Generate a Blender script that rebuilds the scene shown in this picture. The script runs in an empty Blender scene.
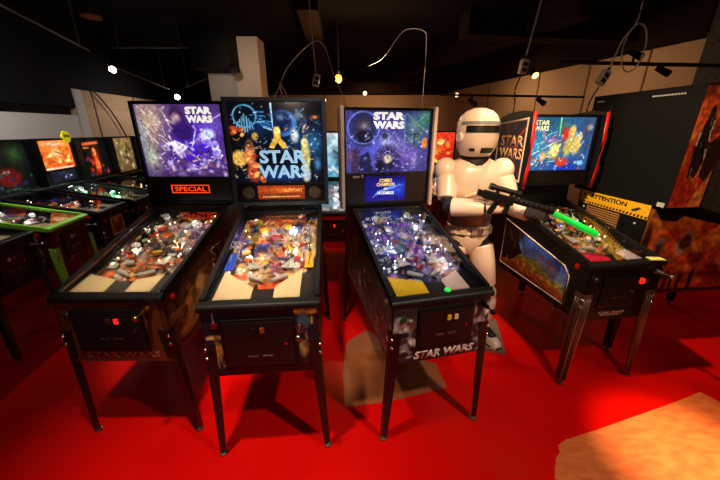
import bpy, bmesh, math, random
import numpy as np
from mathutils import Vector, Matrix, Euler

S = bpy.context.scene
COL = S.collection
R = math.radians
rnd = random.Random(7)

# ------------------------------------------------------------------ materials
def lin(c):
    return tuple(((v / 255) / 12.92 if v / 255 <= .04045 else ((v / 255 + .055) / 1.055) ** 2.4) for v in c)

_mats = {}
def mat(name, rgb=(128, 128, 128), rough=.5, metal=0., emit=0., coat=0., noise=0., nscale=20., spec=.5, trans=0.):
    if name in _mats: return _mats[name]
    m = bpy.data.materials.new(name); m.use_nodes = True
    nt = m.node_tree; b = nt.nodes['Principled BSDF']
    c = lin(rgb)
    b.inputs['Base Color'].default_value = (*c, 1)
    b.inputs['Roughness'].default_value = rough
    b.inputs['Metallic'].default_value = metal
    b.inputs['Specular IOR Level'].default_value = spec
    b.inputs['Coat Weight'].default_value = coat
    if trans: b.inputs['Transmission Weight'].default_value = trans
    if emit:
        b.inputs['Emission Color'].default_value = (*c, 1)
        b.inputs['Emission Strength'].default_value = emit
    if noise:
        tc = nt.nodes.new('ShaderNodeTexCoord'); n = nt.nodes.new('ShaderNodeTexNoise'); r = nt.nodes.new('ShaderNodeValToRGB')
        n.inputs['Scale'].default_value = nscale; n.inputs['Detail'].default_value = 5
        r.color_ramp.elements[0].position = .3; r.color_ramp.elements[1].position = .7
        r.color_ramp.elements[0].color = (*[v * (1 - noise) for v in c], 1)
        r.color_ramp.elements[1].color = (*[min(1, v * (1 + noise)) for v in c], 1)
        nt.links.new(tc.outputs['Object'], n.inputs['Vector']); nt.links.new(n.outputs['Fac'], r.inputs['Fac'])
        nt.links.new(r.outputs['Color'], b.inputs['Base Color'])
    _mats[name] = m
    return m

def art_mat(name, emit=0., rough=.35):
    if name in _mats: return _mats[name]
    m = bpy.data.materials.new(name); m.use_nodes = True
    nt = m.node_tree; b = nt.nodes['Principled BSDF']
    a = nt.nodes.new('ShaderNodeAttribute'); a.attribute_name = 'col'
    if emit:
        b.inputs['Base Color'].default_value = (.01, .01, .01, 1)
        nt.links.new(a.outputs['Color'], b.inputs['Emission Color'])
        b.inputs['Emission Strength'].default_value = emit
        b.inputs['Specular IOR Level'].default_value = .3
        rough = .15
    else:
        nt.links.new(a.outputs['Color'], b.inputs['Base Color'])
    b.inputs['Roughness'].default_value = rough
    _mats[name] = m
    return m

def glass_mat(name, tint=(1, 1, 1), refl=1.0, rough=.02):
    if name in _mats: return _mats[name]
    m = bpy.data.materials.new(name); m.use_nodes = True
    nt = m.node_tree
    for n in list(nt.nodes):
        if n.type == 'BSDF_PRINCIPLED': nt.nodes.remove(n)
    out = [n for n in nt.nodes if n.type == 'OUTPUT_MATERIAL'][0]
    t = nt.nodes.new('ShaderNodeBsdfTransparent'); t.inputs['Color'].default_value = (*tint, 1)
    g = nt.nodes.new('ShaderNodeBsdfGlossy'); g.inputs['Roughness'].default_value = rough
    f = nt.nodes.new('ShaderNodeFresnel'); f.inputs['IOR'].default_value = 1.45
    mu = nt.nodes.new('ShaderNodeMath'); mu.operation = 'MULTIPLY'; mu.inputs[1].default_value = refl
    mx = nt.nodes.new('ShaderNodeMixShader')
    nt.links.new(f.outputs[0], mu.inputs[0]); nt.links.new(mu.outputs[0], mx.inputs[0])
    nt.links.new(t.outputs[0], mx.inputs[1]); nt.links.new(g.outputs[0], mx.inputs[2])
    nt.links.new(mx.outputs[0], out.inputs['Surface'])
    _mats[name] = m
    return m

BLACK = mat('black paint', (12, 11, 11), .42, spec=.3)
MATTE = mat('matt black', (10, 9, 9), .8, spec=.2)
SATIN = mat('black satin', (22, 20, 20), .3)
RAILM = mat('worn black rail', (20, 18, 17), .45, spec=.3)
CHROME = mat('chrome', (200, 198, 196), .18, 1.)
STEEL = mat('steel', (150, 146, 142), .35, 1.)
RUBBER = mat('rubber', (20, 20, 20), .7)
WHITEP = mat('white plastic', (190, 182, 172), .4)
CREAM = mat('cream card', (226, 200, 150), .5)
REDP = mat('red plastic', (190, 20, 16), .3)
REDLIT = mat('lit red button', (255, 40, 24), .3, emit=.8)
GREENLIT = mat('lit green button', (60, 230, 90), .3, emit=.5)
YELLOWP = mat('yellow plastic', (240, 190, 40), .35)
ORANGEP = mat('orange plastic', (226, 98, 30), .35)
BLUEP = mat('blue plastic', (50, 80, 200), .3)
PURPLEP = mat('purple plastic', (130, 60, 170), .3)
GREENP = mat('green plastic', (40, 190, 80), .3)
CLEAR = glass_mat('clear plastic', (.92, .93, .96), 1.6, .05)
GLASS = glass_mat('playfield glass', (.98, .98, .98), .5)
BULB = mat('warm bulb', (255, 226, 170), .3, emit=5)
BULBW = mat('cool bulb', (226, 238, 255), .3, emit=6)
WIRE = mat('wire steel', (190, 188, 186), .22, 1.)

# ------------------------------------------------------------------ mesh helpers
def link(o, parent=None):
    COL.objects.link(o)
    if parent is not None: o.parent = parent
    return o

def empty(name, loc=(0, 0, 0), rz=0.):
    o = bpy.data.objects.new(name, None); COL.objects.link(o)
    o.location = loc; o.rotation_euler = (0, 0, rz); o.empty_display_size = .1
    return o

def tag(o, label=None, cat=None, group=None, kind=None):
    if label: o['label'] = label
    if cat: o['category'] = cat
    if group: o['group'] = group
    if kind: o['kind'] = kind
    return o

class MB:
    def __init__(s): s.bm = bmesh.new()
    def _new(s, verts, M, mi):
        fs = set()
        for v in verts:
            v.co = M @ v.co
            for f in v.link_faces: fs.add(f)
        for f in fs: f.material_index = mi
        return s
    def box(s, c, d, rot=(0, 0, 0), mi=0, bev=0.):
        r = bmesh.ops.create_cube(s.bm, size=1)
        M = Matrix.LocRotScale(Vector(c), Euler(rot), Vector(d))
        s._new(r['verts'], M, mi)
        if bev:
            es = list({e for v in r['verts'] for e in v.link_edges})
            bmesh.ops.bevel(s.bm, geom=es, offset=bev, segments=2, affect='EDGES', profile=.7)
        return s
    def cyl(s, p0, p1, r0, r1=None, n=14, mi=0):
        p0, p1 = Vector(p0), Vector(p1); d = p1 - p0
        r = bmesh.ops.create_cone(s.bm, cap_ends=True, segments=n, radius1=r0, radius2=r0 if r1 is None else r1, depth=d.length)
        M = Matrix.Translation((p0 + p1) / 2) @ d.to_track_quat('Z', 'Y').to_matrix().to_4x4()
        return s._new(r['verts'], M, mi)
    def ball(s, c, r, sc=(1, 1, 1), n=14, mi=0, rot=(0, 0, 0)):
        q = bmesh.ops.create_uvsphere(s.bm, u_segments=n, v_segments=max(6, n // 2 + 1), radius=1)
        M = Matrix.LocRotScale(Vector(c), Euler(rot), Vector([r * k for k in sc]))
        return s._new(q['verts'], M, mi)
    def poly(s, pts, ext, mi=0):
        """polygon pts (3D) extruded by the vector ext"""
        a = [s.bm.verts.new(p) for p in pts]; e = Vector(ext)
        b = [s.bm.verts.new(Vector(p) + e) for p in pts]
        n = len(pts); fs = [s.bm.faces.new(a), s.bm.faces.new(b[::-1])]
        for i in range(n): fs.append(s.bm.faces.new((a[i], b[i], b[(i + 1) % n], a[(i + 1) % n])))
        for f in fs: f.material_index = mi
        return s
    def tube(s, pts, r, n=8, mi=0, closed=False):
        P = [Vector(p) for p in pts]; rings = []
        rr = r if isinstance(r, (list, tuple)) else [r] * len(P)
        up = Vector((0, 0, 1))
        for i, p in enumerate(P):
            if closed: t = P[(i + 1) % len(P)] - P[i - 1]
            else: t = P[min(i + 1, len(P) - 1)] - P[max(i - 1, 0)]
            t.normalize()
            u = up.cross(t)
            if u.length < 1e-3: u = Vector((1, 0, 0)).cross(t)
            u.normalize(); w = t.cross(u)
            rings.append([s.bm.verts.new(p + (u * math.cos(2 * math.pi * k / n) + w * math.sin(2 * math.pi * k / n)) * rr[i]) for k in range(n)])
        m = len(rings)
        for i in range(m if closed else m - 1):
            a, b = rings[i], rings[(i + 1) % m]
            for k in range(n):
                f = s.bm.faces.new((a[k], a[(k + 1) % n], b[(k + 1) % n], b[k])); f.material_index = mi; f.smooth = True
        if not closed:
            for g in (rings[0][::-1], rings[-1]):
                f = s.bm.faces.new(g); f.material_index = mi
        return s
    def loft(s, rings, mi=0, cap=True, smooth=True):
        """rings: lists of 3D points, same count"""
        V = [[s.bm.verts.new(p) for p in r] for r in rings]; n = len(V[0])
        for a, b in zip(V, V[1:]):
            for k in range(n):
                f = s.bm.faces.new((a[k], a[(k + 1) % n], b[(k + 1) % n], b[k])); f.material_index = mi; f.smooth = smooth
        if cap:
            for g in (V[0][::-1], V[-1]):
                f = s.bm.faces.new(g); f.material_index = mi; f.smooth = smooth
        return s
    def lathe(s, prof, c=(0, 0, 0), n=18, mi=0):
        return s.loft([[(c[0] + r * math.cos(2 * math.pi * k / n), c[1] + r * math.sin(2 * math.pi * k / n), c[2] + z) for k in range(n)] for r, z in prof], mi)
    def mesh(s, name, mats, smooth=False):
        bmesh.ops.recalc_face_normals(s.bm, faces=s.bm.faces)
        me = bpy.data.meshes.new(name); s.bm.to_mesh(me); s.bm.free()
        for m in (mats if isinstance(mats, (list, tuple)) else [mats]): me.materials.append(m)
        if smooth:
            for p in me.polygons: p.use_smooth = True
            try: me.set_sharp_from_angle(angle=R(40))
            except Exception: pass
        return me
    def build(s, name, mats, parent=None, smooth=False, loc=None, rot=None):
        o = bpy.data.objects.new(name, s.mesh(name, mats, smooth)); link(o, parent)
        if loc is not None: o.location = loc
        if rot is not None: o.rotation_euler = rot
        return o

def inst(me, name, parent, loc, rot=(0, 0, 0), sc=None):
    o = bpy.data.objects.new(name, me); link(o, parent); o.location = loc; o.rotation_euler = rot
    if sc is not None: o.scale = sc
    return o

def text(body, w, h, material, parent, loc, rot=(R(90), 0, 0), name='lettering', bold=.02, ext=.0008, shear=0., lines=None, space=1.):
    """lettering fitted into w x h, centred on loc"""
    rows = body.split('\n'); mb = bmesh.new(); n = len(rows)
    for i, row in enumerate(rows):
        cu = bpy.data.curves.new('lettering', 'FONT'); cu.body = row; cu.offset = bold; cu.shear = shear; cu.space_character = space
        cu.resolution_u = 2
        to = bpy.data.objects.new('lettering', cu); COL.objects.link(to)
        dg = bpy.context.evaluated_depsgraph_get(); dg.update()
        me = bpy.data.meshes.new_from_object(to.evaluated_get(dg))
        co = np.empty(len(me.vertices) * 3); me.vertices.foreach_get('co', co); co = co.reshape(-1, 3)
        a, b = co.min(0), co.max(0)
        rh = h / n * (.88 if n > 1 else 1); cy = h / 2 - h / n * (i + .5)
        wr = w if lines is None else w * lines[i]
        co[:, 0] = (co[:, 0] - (a[0] + b[0]) / 2) / (b[0] - a[0]) * wr
        co[:, 1] = (co[:, 1] - (a[1] + b[1]) / 2) / (b[1] - a[1]) * rh + cy
        me.vertices.foreach_set('co', co.ravel()); mb.from_mesh(me)
        bpy.data.objects.remove(to); bpy.data.curves.remove(cu); bpy.data.meshes.remove(me)
    r = bmesh.ops.extrude_face_region(mb, geom=mb.faces[:])
    for v in [g for g in r['geom'] if isinstance(g, bmesh.types.BMVert)]: v.co.z += ext
    bmesh.ops.recalc_face_normals(mb, faces=mb.faces)
    me = bpy.data.meshes.new(name); mb.to_mesh(me); mb.free(); me.materials.append(material)
    return inst(me, name, parent, loc, rot)

# ------------------------------------------------------------------ painted panels (colours per vertex)
class Paint:
    def __init__(s, w, h, asp, base, seed=0):
        s.w, s.h, s.asp = w, h, asp
        s.C = np.empty((h, w, 3)); s.C[:] = np.array(base) / 255.
        X, Y = np.meshgrid(np.linspace(0, 1, w), np.linspace(0, 1, h)); s.X, s.Y = X, Y
        s.r = np.random.RandomState(seed)
    def _mix(s, a, col): a = np.clip(a, 0, 1)[..., None]; s.C = s.C * (1 - a) + np.array(col) / 255. * a; return s
    def ell(s, x, y, rx, ry, col, soft=.3, a=1., rot=0.):
        dx, dy = (s.X - x) * s.asp, s.Y - y; c, n = math.cos(R(rot)), math.sin(R(rot))
        u, v = (dx * c + dy * n) / (rx * s.asp), (-dx * n + dy * c) / ry
        d = np.sqrt(u * u + v * v); return s._mix((1 + soft / 2 - d) / max(soft, .02) * a if soft < .6 else np.exp(-d * d * 2) * a, col)
    def ring(s, x, y, r, t, col, a=1.):
        d = np.abs(np.hypot((s.X - x) * s.asp, s.Y - y) - r); return s._mix((t - d) / (t * .6) * a, col)
    def line(s, x0, y0, x1, y1, t, col, a=1.):
        px, py = (s.X - x0) * s.asp, s.Y - y0; dx, dy = (x1 - x0) * s.asp, y1 - y0
        k = np.clip((px * dx + py * dy) / (dx * dx + dy * dy + 1e-9), 0, 1)
        d = np.hypot(px - k * dx, py - k * dy); return s._mix((t - d) / (t * .5) * a, col)
    def poly(s, pts, col, a=1.):
        ins = np.zeros(s.X.shape, bool); n = len(pts)
        for i in range(n):
            x0, y0 = pts[i]; x1, y1 = pts[(i + 1) % n]
            if y0 == y1: continue
            c = (s.Y < y0) != (s.Y < y1); ins ^= c & (s.X < (x1 - x0) * (s.Y - y0) / (y1 - y0) + x0)
        return s._mix(ins * a, col)
    def grad(s, c0, c1, a=1., vert=True):
        t = (s.Y if vert else s.X)[..., None]; g = (np.array(c0) * (1 - t) + np.array(c1) * t) / 255.; s.C = s.C * (1 - a) + g * a; return s
    def noise(s, sx, sy, amt, mono=True):
        g = s.r.rand(sy + 2, sx + 2, 1 if mono else 3)
        xs, ys = s.X * sx, s.Y * sy; xi, yi = xs.astype(int), ys.astype(int); fx, fy = (xs - xi)[..., None], (ys - yi)[..., None]
        v = (g[yi, xi] * (1 - fx) + g[yi, xi + 1] * fx) * (1 - fy) + (g[yi + 1, xi] * (1 - fx) + g[yi + 1, xi + 1] * fx) * fy
        s.C = np.clip(s.C * (1 + (v - .5) * 2 * amt), 0, 1); return s
    def blobs(s, n, cols, x0=0., x1=1., y0=0., y1=1., r=(.01, .05), a=.8, soft=.4, stretch=2.):
        for _ in range(n):
            c = cols[s.r.randint(len(cols))]; q = s.r.uniform(*r)
            s.ell(s.r.uniform(x0, x1), s.r.uniform(y0, y1), q / s.asp * s.r.uniform(1, stretch), q, c, soft, a, s.r.uniform(0, 180))
        return s
    def strokes(s, n, cols, x0=0., x1=1., y0=0., y1=1., L=.15, t=.006, a=.8, ang=None):
        for _ in range(n):
            c = cols[s.r.randint(len(cols))]; x, y = s.r.uniform(x0, x1), s.r.uniform(y0, y1)
            g = s.r.uniform(0, math.pi) if ang is None else R(ang) + s.r.normal() * .2; l = L * s.r.uniform(.4, 1)
            s.line(x, y, x + math.cos(g) * l, y + math.sin(g) * l, t * s.r.uniform(.6, 1.4), c, a)
        return s
    def detail(s, n, cols, x0=0., x1=1., y0=0., y1=1., sz=.03, a=.85):
        for _ in range(n):
            c = cols[s.r.randint(len(cols))]; x, y = s.r.uniform(x0, x1), s.r.uniform(y0, y1); g = s.r.uniform(0, math.pi); l, w = sz * s.r.uniform(.5, 1.6), sz * s.r.uniform(.12, .45)
            pts = []
            for k in range(5):
                t = 2 * math.pi * k / 5 + s.r.uniform(-.4, .4); px, py = l * math.cos(t), w * math.sin(t)
                pts.append((x + (px * math.cos(g) - py * math.sin(g)) / s.asp, y + px * math.sin(g) + py * math.cos(g)))
            s.poly(pts, c, a)
        return s
    def person(s, x, y, h, col, a=1.):
        """a plain standing silhouette, feet at y"""
        s.ell(x, y - h * .9, h * .075 / s.asp, h * .09, col, .3, a)
        s.poly([(x - h * .14 / s.asp, y - h * .8), (x + h * .14 / s.asp, y - h * .8), (x + h * .1 / s.asp, y - h * .4), (x + h * .12 / s.asp, y), (x - h * .12 / s.asp, y), (x - h * .1 / s.asp, y - h * .4)], col, a); return s
    def frame(s, t, col):
        e = np.minimum(np.minimum(s.X, 1 - s.X) * s.asp, np.minimum(s.Y, 1 - s.Y)); return s._mix((e < t) * 1., col)

def panel(name, P, tl, tr, bl, br, material, parent, gain=1.):
    tl, tr, bl, br = [np.array(q, float) for q in (tl, tr, bl, br)]
    h, w = P.h, P.w; X, Y = P.X[..., None], P.Y[..., None]
    V = (tl * (1 - X) + tr * X) * (1 - Y) + (bl * (1 - X) + br * X) * Y
    idx = np.arange(h * w).reshape(h, w)
    F = np.stack([idx[1:, :-1], idx[1:, 1:], idx[:-1, 1:], idx[:-1, :-1]], -1).reshape(-1, 4)
    me = bpy.data.meshes.new(name)
    me.from_pydata(V.reshape(-1, 3).tolist(), [], F.tolist())
    c = np.clip(P.C, 0, 1); c = np.where(c <= .04045, c / 12.92, ((c + .055) / 1.055) ** 2.4) * gain
    at = me.color_attributes.new('col', 'FLOAT_COLOR', 'POINT')
    at.data.foreach_set('color', np.concatenate([c.reshape(-1, 3), np.ones((h * w, 1))], 1).astype(np.float32).ravel())
    me.materials.append(material)
    o = bpy.data.objects.new(name, me); link(o, parent)
    return o

def light(kind, name, loc, energy, color=(1, 1, 1), size=.05, target=None, spot=60, blend=.3, parent=None, sx=None):
    L = bpy.data.lights.new(name, kind); L.energy = energy; L.color = color
    if kind == 'AREA':
        L.size = size
        if sx: L.shape = 'RECTANGLE'; L.size = sx; L.size_y = size
    else: L.shadow_soft_size = size
    if kind == 'SPOT': L.spot_size = R(spot); L.spot_blend = blend
    o = bpy.data.objects.new(name, L); link(o, parent); o.location = loc
    if target is not None: o.rotation_euler = (Vector(target) - Vector(loc)).to_track_quat('-Z', 'Y').to_euler()
    return o

# ------------------------------------------------------------------ shared playfield pieces
def _m(f, name, mats, smooth=True):
    b = MB(); f(b); return b.mesh(name, mats, smooth)
ME = {}
ME['post'] = _m(lambda b: b.lathe([(.004, 0), (.007, .002), (.004, .008), (.006, .014), (.006, .02), (.003, .027), (.0015, .032)], n=10), 'post', [CHROME])
ME['post_red'] = _m(lambda b: b.lathe([(.005, 0), (.009, .003), (.006, .01), (.008, .017), (.007, .024), (.002, .03)], n=10), 'post', [REDP])
ME['lamp'] = _m(lambda b: b.ball((0, 0, .012), .006, n=8), 'lamp', [BULB])
ME['lampw'] = _m(lambda b: b.ball((0, 0, .012), .006, n=8), 'lamp', [BULBW])
ME['flipper'] = _m(lambda b: b.loft([[(x + k * (r * math.cos(t)), r * math.sin(t), z) for x, r, k, t in
      [(0, .012, 1, math.pi / 2 + math.pi * i / 8) for i in range(9)] + [(.075, .006, 1, -math.pi / 2 + math.pi * i / 8) for i in range(9)]] for z in (.006, .026)]), 'flipper', [WHITEP], False)
for nm, ma in (('red', REDP), ('yellow', YELLOWP), ('blue', BLUEP), ('white', WHITEP), ('orange', ORANGEP), ('purple', PURPLEP), ('green', GREENP)):
    ME['cap_' + nm] = _m(lambda b: b.lathe([(.03, 0), (.034, .004), (.034, .01), (.028, .016), (.012, .019), (.001, .0195)], n=20), 'bumper_cap', [ma])
    ME['target_' + nm] = _m(lambda b: b.box((0, 0, .014), (.024, .005, .024), bev=.002), 'target', [ma], False)
    ME['plate_' + nm] = _m(lambda b: b.poly([(-.05, -.02, 0), (-.02, -.032, 0), (.045, -.018, 0), (.055, .012, 0), (.02, .03, 0), (-.04, .022, 0)], (0, 0, .003)), 'plastic_plate', [ma], False)
ME['bumper'] = _m(lambda b: (b.lathe([(.036, 0), (.036, .004), (.026, .006), (.022, .03), (.024, .036)], n=20)), 'pop_bumper', [WHITEP])
ME['bumper_ring'] = _m(lambda b: b.tube([(.034 * math.cos(a * math.pi / 8), .034 * math.sin(a * math.pi / 8), .024) for a in range(16)], .003, 6, closed=True), 'bumper_ring', [CHROME])
def _sling(b):
    b.poly([(0, 0, .02), (.075, .0, .02), (.02, .11, .02)], (0, 0, .004))
ME['sling'] = _m(_sling, 'slingshot', [WHITEP], False)

def ramp_mesh(pts, w=.022):
    """clear U channel along pts"""
    b = MB(); P = [Vector((p[0], p[1], p[2] * .65)) for p in pts]; L = []
    for i, p in enumerate(P):
        t = (P[min(i + 1, len(P) - 1)] - P[max(i - 1, 0)]); t.z = 0; t.normalize(); n = Vector((-t.y, t.x, 0))
        L.append([p + n * w + Vector((0, 0, .028)), p + n * w, p - n * w, p - n * w + Vector((0, 0, .028))])
    V = [[b.bm.verts.new(q) for q in r] for r in L]
    for a, c in zip(V, V[1:]):
        for k in range(3): b.bm.faces.new((a[k], a[k + 1], c[k + 1], c[k]))
    return b
def wire_mesh(pts, w=.012):
    b = MB(); P = [Vector((p[0], p[1], p[2] * .65)) for p in pts]
    for sx, dz in ((-1, 0), (1, 0), (-1.5, .018), (1.5, .018)):
        q = []
        for i, p in enumerate(P):
            t = (P[min(i + 1, len(P) - 1)] - P[max(i - 1, 0)]); t.z = 0; t.normalize(); q.append(p + Vector((-t.y, t.x, 0)) * w * sx + Vector((0, 0, dz)))
        b.tube(q, .002, 5)
    return b
def arc(cx, cy, r, a0, a1, n, z0, z1):
    return [(cx + r * math.cos(R(a0 + (a1 - a0) * i / n)), cy + r * math.sin(R(a0 + (a1 - a0) * i / n)), z0 + (z1 - z0) * i / n) for i in range(n + 1)]

# ------------------------------------------------------------------ pinball machine
def leg_mesh(sx, sy, hw, yf, fx, fy, zt, mats, wide=1., ribs=False):
    b = MB(); rings = []
    for z, w in ((zt, .052 * wide), (.55, .050 * wide), (.035, .034 * wide)):
        k = 1 - z / zt
        ox, oy = sx * (hw + .005 + max(0, (fx - hw)) * k), yf - sy * .005 + fy * k
        t = .005
        rings.append([(ox, oy, z), (ox - sx * w, oy, z), (ox - sx * w, oy + sy * t, z), (ox - sx * t, oy + sy * t, z), (ox - sx * t, oy + sy * w, z), (ox, oy + sy * w, z)])
    b.loft(rings, smooth=False)
    if ribs:
        for q in (.25, .5, .75):
            p = [(r[0][0] + (r[1][0] - r[0][0]) * q, r[0][1] - sy * .003, r[0][2] - (.03 if i == 0 else 0)) for i, r in enumerate(rings)]
            b.tube(p, .004, 6)
            p = [(r[0][0] + sx * .003, r[0][1] + (r[5][1] - r[0][1]) * q, r[0][2] - (.03 if i == 0 else 0)) for i, r in enumerate(rings)]
            b.tube(p, .004, 6)
    return b, rings

def pinball(c):
    g = lambda k, d=None: c.get(k, d)
    hw, zt, zb, L = c['hw'], c['ztop'], c['zbot'], g('L', 1.3)
    by, z0, z1, bhw, bd = c['by'], c['bz0'], c['bz1'], c['bhw'], g('bd', .24)
    gy, gz = c['gy'], c['gz']; det = g('detail', 2)
    cm, lm, rm = g('cab', BLACK), g('leg', SATIN), g('rail', RAILM)
    T = empty('pinball_machine', (*c['pos'], 0), R(c['yaw']))
    tag(T, c['label'], 'pinball machine', g('group'))
    # ---- cabinet
    b = MB(); prof = [(0, zb), (0, zt - .022), (gy, gz - .014), (L, gz - .014), (L, zb)]
    for sx in (-1, 1):
        b.poly([(sx * hw, y, z) for y, z in prof], (-sx * .018, 0, 0))
    b.box((0, .009, (zb + zt - .022) / 2), (2 * hw - .004, .018, zt - .022 - zb))
    b.box((0, L - .009, (zb + gz - .014) / 2), (2 * hw - .004, .018, gz - .014 - zb))
    b.box((0, L / 2, zb + .008), (2 * hw - .004, L - .004, .015))
    b.box((0, (gy + L) / 2 + .01, gz - .02), (2 * hw - .004, L - gy - .02, .012))
    cab = b.build('cabinet', cm, T)
    # ---- lockdown bar and rails
    b = MB(); w = hw + .012
    b.poly([(-w, -.012, zt - .034), (-w, -.014, zt - .012), (-w, -.006, zt), (-w, .028, zt + .008), (-w, .036, zt + .002), (-w, .036, zt - .03)], (2 * w, 0, 0))
    lb = b.build('lockdown_bar', rm, T)
    mod = lb.modifiers.new('b', 'BEVEL'); mod.width = .004; mod.segments = 2
    sl = (gz - zt) / gy
    for sx in (-1, 1):
        b = MB(); P = []
        for y in (.036, gy - .005):
            z = zt + sl * y
            P.append([(sx * (hw + .009), y, z + .004), (sx * (hw + .009), y, z - .035), (sx * (hw + .001), y, z - .035), (sx * (hw - .002), y, z - .006), (sx * (hw - .012), y, z - .006), (sx * (hw - .012), y, z + .004)])
        b.loft(P, smooth=False)
        b.build('side_rail', g('rail2', rm), T)
    # ---- glass
    b = MB(); P = []
    for y in (.03, gy - .006):
        z = zt + sl * y - .007
        P.append([(-hw + .017, y, z), (hw - .017, y, z), (hw - .017, y, z - .004), (-hw + .017, y, z - .004)])
    b.loft(P, smooth=False); b.build('playfield_glass', GLASS, T)
    if det:
        for sx in (-1, 1):
            b = MB(); x = sx * (hw - .0182); b.poly([(x, .03, zt - .10), (x, .03, zt - .022), (x, gy - .01, gz - .016), (x, gy - .01, gz - .12)], (-sx * .0018, 0, 0)); b.build('side_blade', g('blade', MATTE), T)
    # ---- playfield
    y0, zf, y1, zr = .03, zt - .060, gy - .01, gz - .086
    a = math.atan2(zr - zf, y1 - y0); Lp = math.hypot(zr - zf, y1 - y0); pw = hw - .02
    pf = panel('playfield', c['pf'], (-pw, Lp, 0), (pw, Lp, 0), (-pw, 0, 0), (pw, 0, 0), art_mat('playfield print', 0, .22), T)
    pf.location = (0, y0, zf); pf.rotation_euler = (a, 0, 0)
    bb = MB(); bb.box((0, Lp - .004, .035), (2 * pw, .008, .075)); bb.build('back_panel', g('backp', MATTE), pf)
    # apron
    b = MB(); ah = .040; d1, d2 = g('apron_d', (.22, .15))
    b.poly([(-pw, .03, ah), (pw, .03, ah), (pw, d1, ah * .7), (.05, d2, ah * .7), (-.05, d2, ah * .7), (-pw, d1, ah * .7)], (0, 0, -.02))
    b.build('apron', g('apron', MATTE), pf)
    for sx, m in zip((-1, 1), g('cards', (CREAM, CREAM))):
        b = MB(); x0, x1 = sx * .055, sx * (pw - .02 - (.05 if sx > 0 else 0))
        zc = lambda y: ah + .0015 - (ah * .3) * (y - .03) / (d1 - .03) * .9
        b.poly([(x0, .045, zc(.045)), (x1, .045, zc(.045)), (x1, d1 - .02, zc(d1 - .02)), (x0, d2 - .004, zc(d2 - .004) + .003)], (0, 0, .0015))
        b.build('instruction_card', m, pf)
    rs = random.Random(g('seed', 1))
    if det >= 1:
        for sx in (-1, 1):
            f = inst(ME['flipper'], 'flipper', pf, (sx * .095, .235, .008), (0, 0, R(-28) if sx < 0 else R(180 + 28)))
            s = inst(ME['sling'], 'slingshot', pf, (sx * .13, .30, .004), (0, 0, R(-8 * sx)), (-sx, 1, 1)) if det == 2 else None
    if det == 2:
        caps = g('caps', ['red', 'yellow', 'blue'])
        for (bx, byy), q in zip(g('bump', [(-.09, .70), (.05, .74), (-.01, .60)]), caps):
            o = inst(ME['bumper'], 'pop_bumper', pf, (bx, byy, 0)); 
            inst(ME['cap_' + q], 'bumper_cap', pf, (bx, byy, .034)); inst(ME['bumper_ring'], 'bumper_ring', pf, (bx, byy, .006))
        # ramps
        p = arc(-pw + .09, .52, .06, 190, 100, 5, .01, .05) + [(-.02, .66, .06), (.04, .78, .07)] + arc(.0, .82, .06, 20, 170, 6, .075, .075)
        ramp_mesh([(-.12, .36, .006), (-.14, .45, .02), (-.13, .58, .05), (-.15, .72, .07), (-.10, .84, .075), (.0, .87, .075), (.1, .83, .075)]).build('plastic_ramp', g('rampm', CLEAR), pf, True)
        ramp_mesh([(.10, .38, .006), (.12, .48, .02), (.10, .62, .05), (.14, .74, .07), (.19, .84, .075)]).build('plastic_ramp', g('rampm', CLEAR), pf, True)
        wire_mesh([(.1, .83, .075), (.19, .72, .075), (pw - .06, .58, .07), (pw - .05, .42, .06), (pw - .055, .30, .035)]).build('wire_ramp', WIRE, pf, True)
        wire_mesh([(-.14, .80, .075), (-pw + .05, .66, .075), (-pw + .04, .48, .06), (-pw + .045, .31, .035)]).build('wire_ramp', WIRE, pf, True)
        plates = g('plates', ['red', 'yellow', 'blue', 'white', 'orange'])
        for i in range(26):
            q = plates[i % len(plates)]; sx = rs.choice((-1, 1)); yy = .34 + .55 * (i + rs.random()) / 26
            xx = sx * rs.uniform(.13, pw - .05) if i % 3 else rs.uniform(-.13, .13)
            inst(ME['plate_' + q], 'plastic_plate', pf, (xx, min(yy, Lp - .06), rs.uniform(.028, .05)), (0, 0, rs.uniform(0, 6.28)), [rs.uniform(.3, .62), rs.uniform(.3, .62), 1])
        for i in range(14):
            q = plates[rs.randrange(len(plates))]
            inst(ME['target_' + q], 'target', pf, (rs.uniform(-pw + .03, pw - .06), rs.uniform(.38, Lp - .05), 0), (0, 0, rs.uniform(-.9, .9)))
        for i in range(34):
            inst(ME['post' if i % 3 else 'post_red'], 'post', pf, (rs.uniform(-pw + .02, pw - .05), rs.uniform(.28, Lp - .03), 0), (0, 0, 0), [rs.uniform(.8, 1.3)] * 3)
        lk = g('lampk', 'lamp')
        for i in range(g('nl', 22)):
            inst(ME[lk], 'lamp', pf, (rs.choice((-1, 1)) * rs.uniform(.05, pw - .03), rs.uniform(.27, Lp - .02), rs.uniform(.0, .03)))
        for i in range(3): 
            b = MB(); x = rs.uniform(-.15, .15); yy = rs.uniform(.5, .85)
            b.lathe([(.018, 0), (.024, .03), (.03, .05), (.022, .075), (.008, .088), (.001, .09)], n=14); b.build('toy_dome', [g('toy', ORANGEP), WHITEP, g('toy2', BLUEP)][i], pf, True, (x, yy, .012)).scale = (.7, .7, .6)
        # shooter lane
        b = MB(); b.box((pw - .045, Lp * .38, .012), (.006, Lp * .7, .024)); b.build('lane_guide', WIRE, pf)
        b = MB(); b.box((pw - .022, .10, ah + .002 - .012), (.026, .1, .004)); b.build('lane_cover', STEEL, pf)
        if g('side_plates'):
            for sx, cc in zip((-1, 1), g('side_plates')):
                b = MB(); b.box((sx * (pw - .035), .36, .04), (.05, .16, .003)); b.build('lane_plastic', cc, pf)
    elif det == 1:
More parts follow.
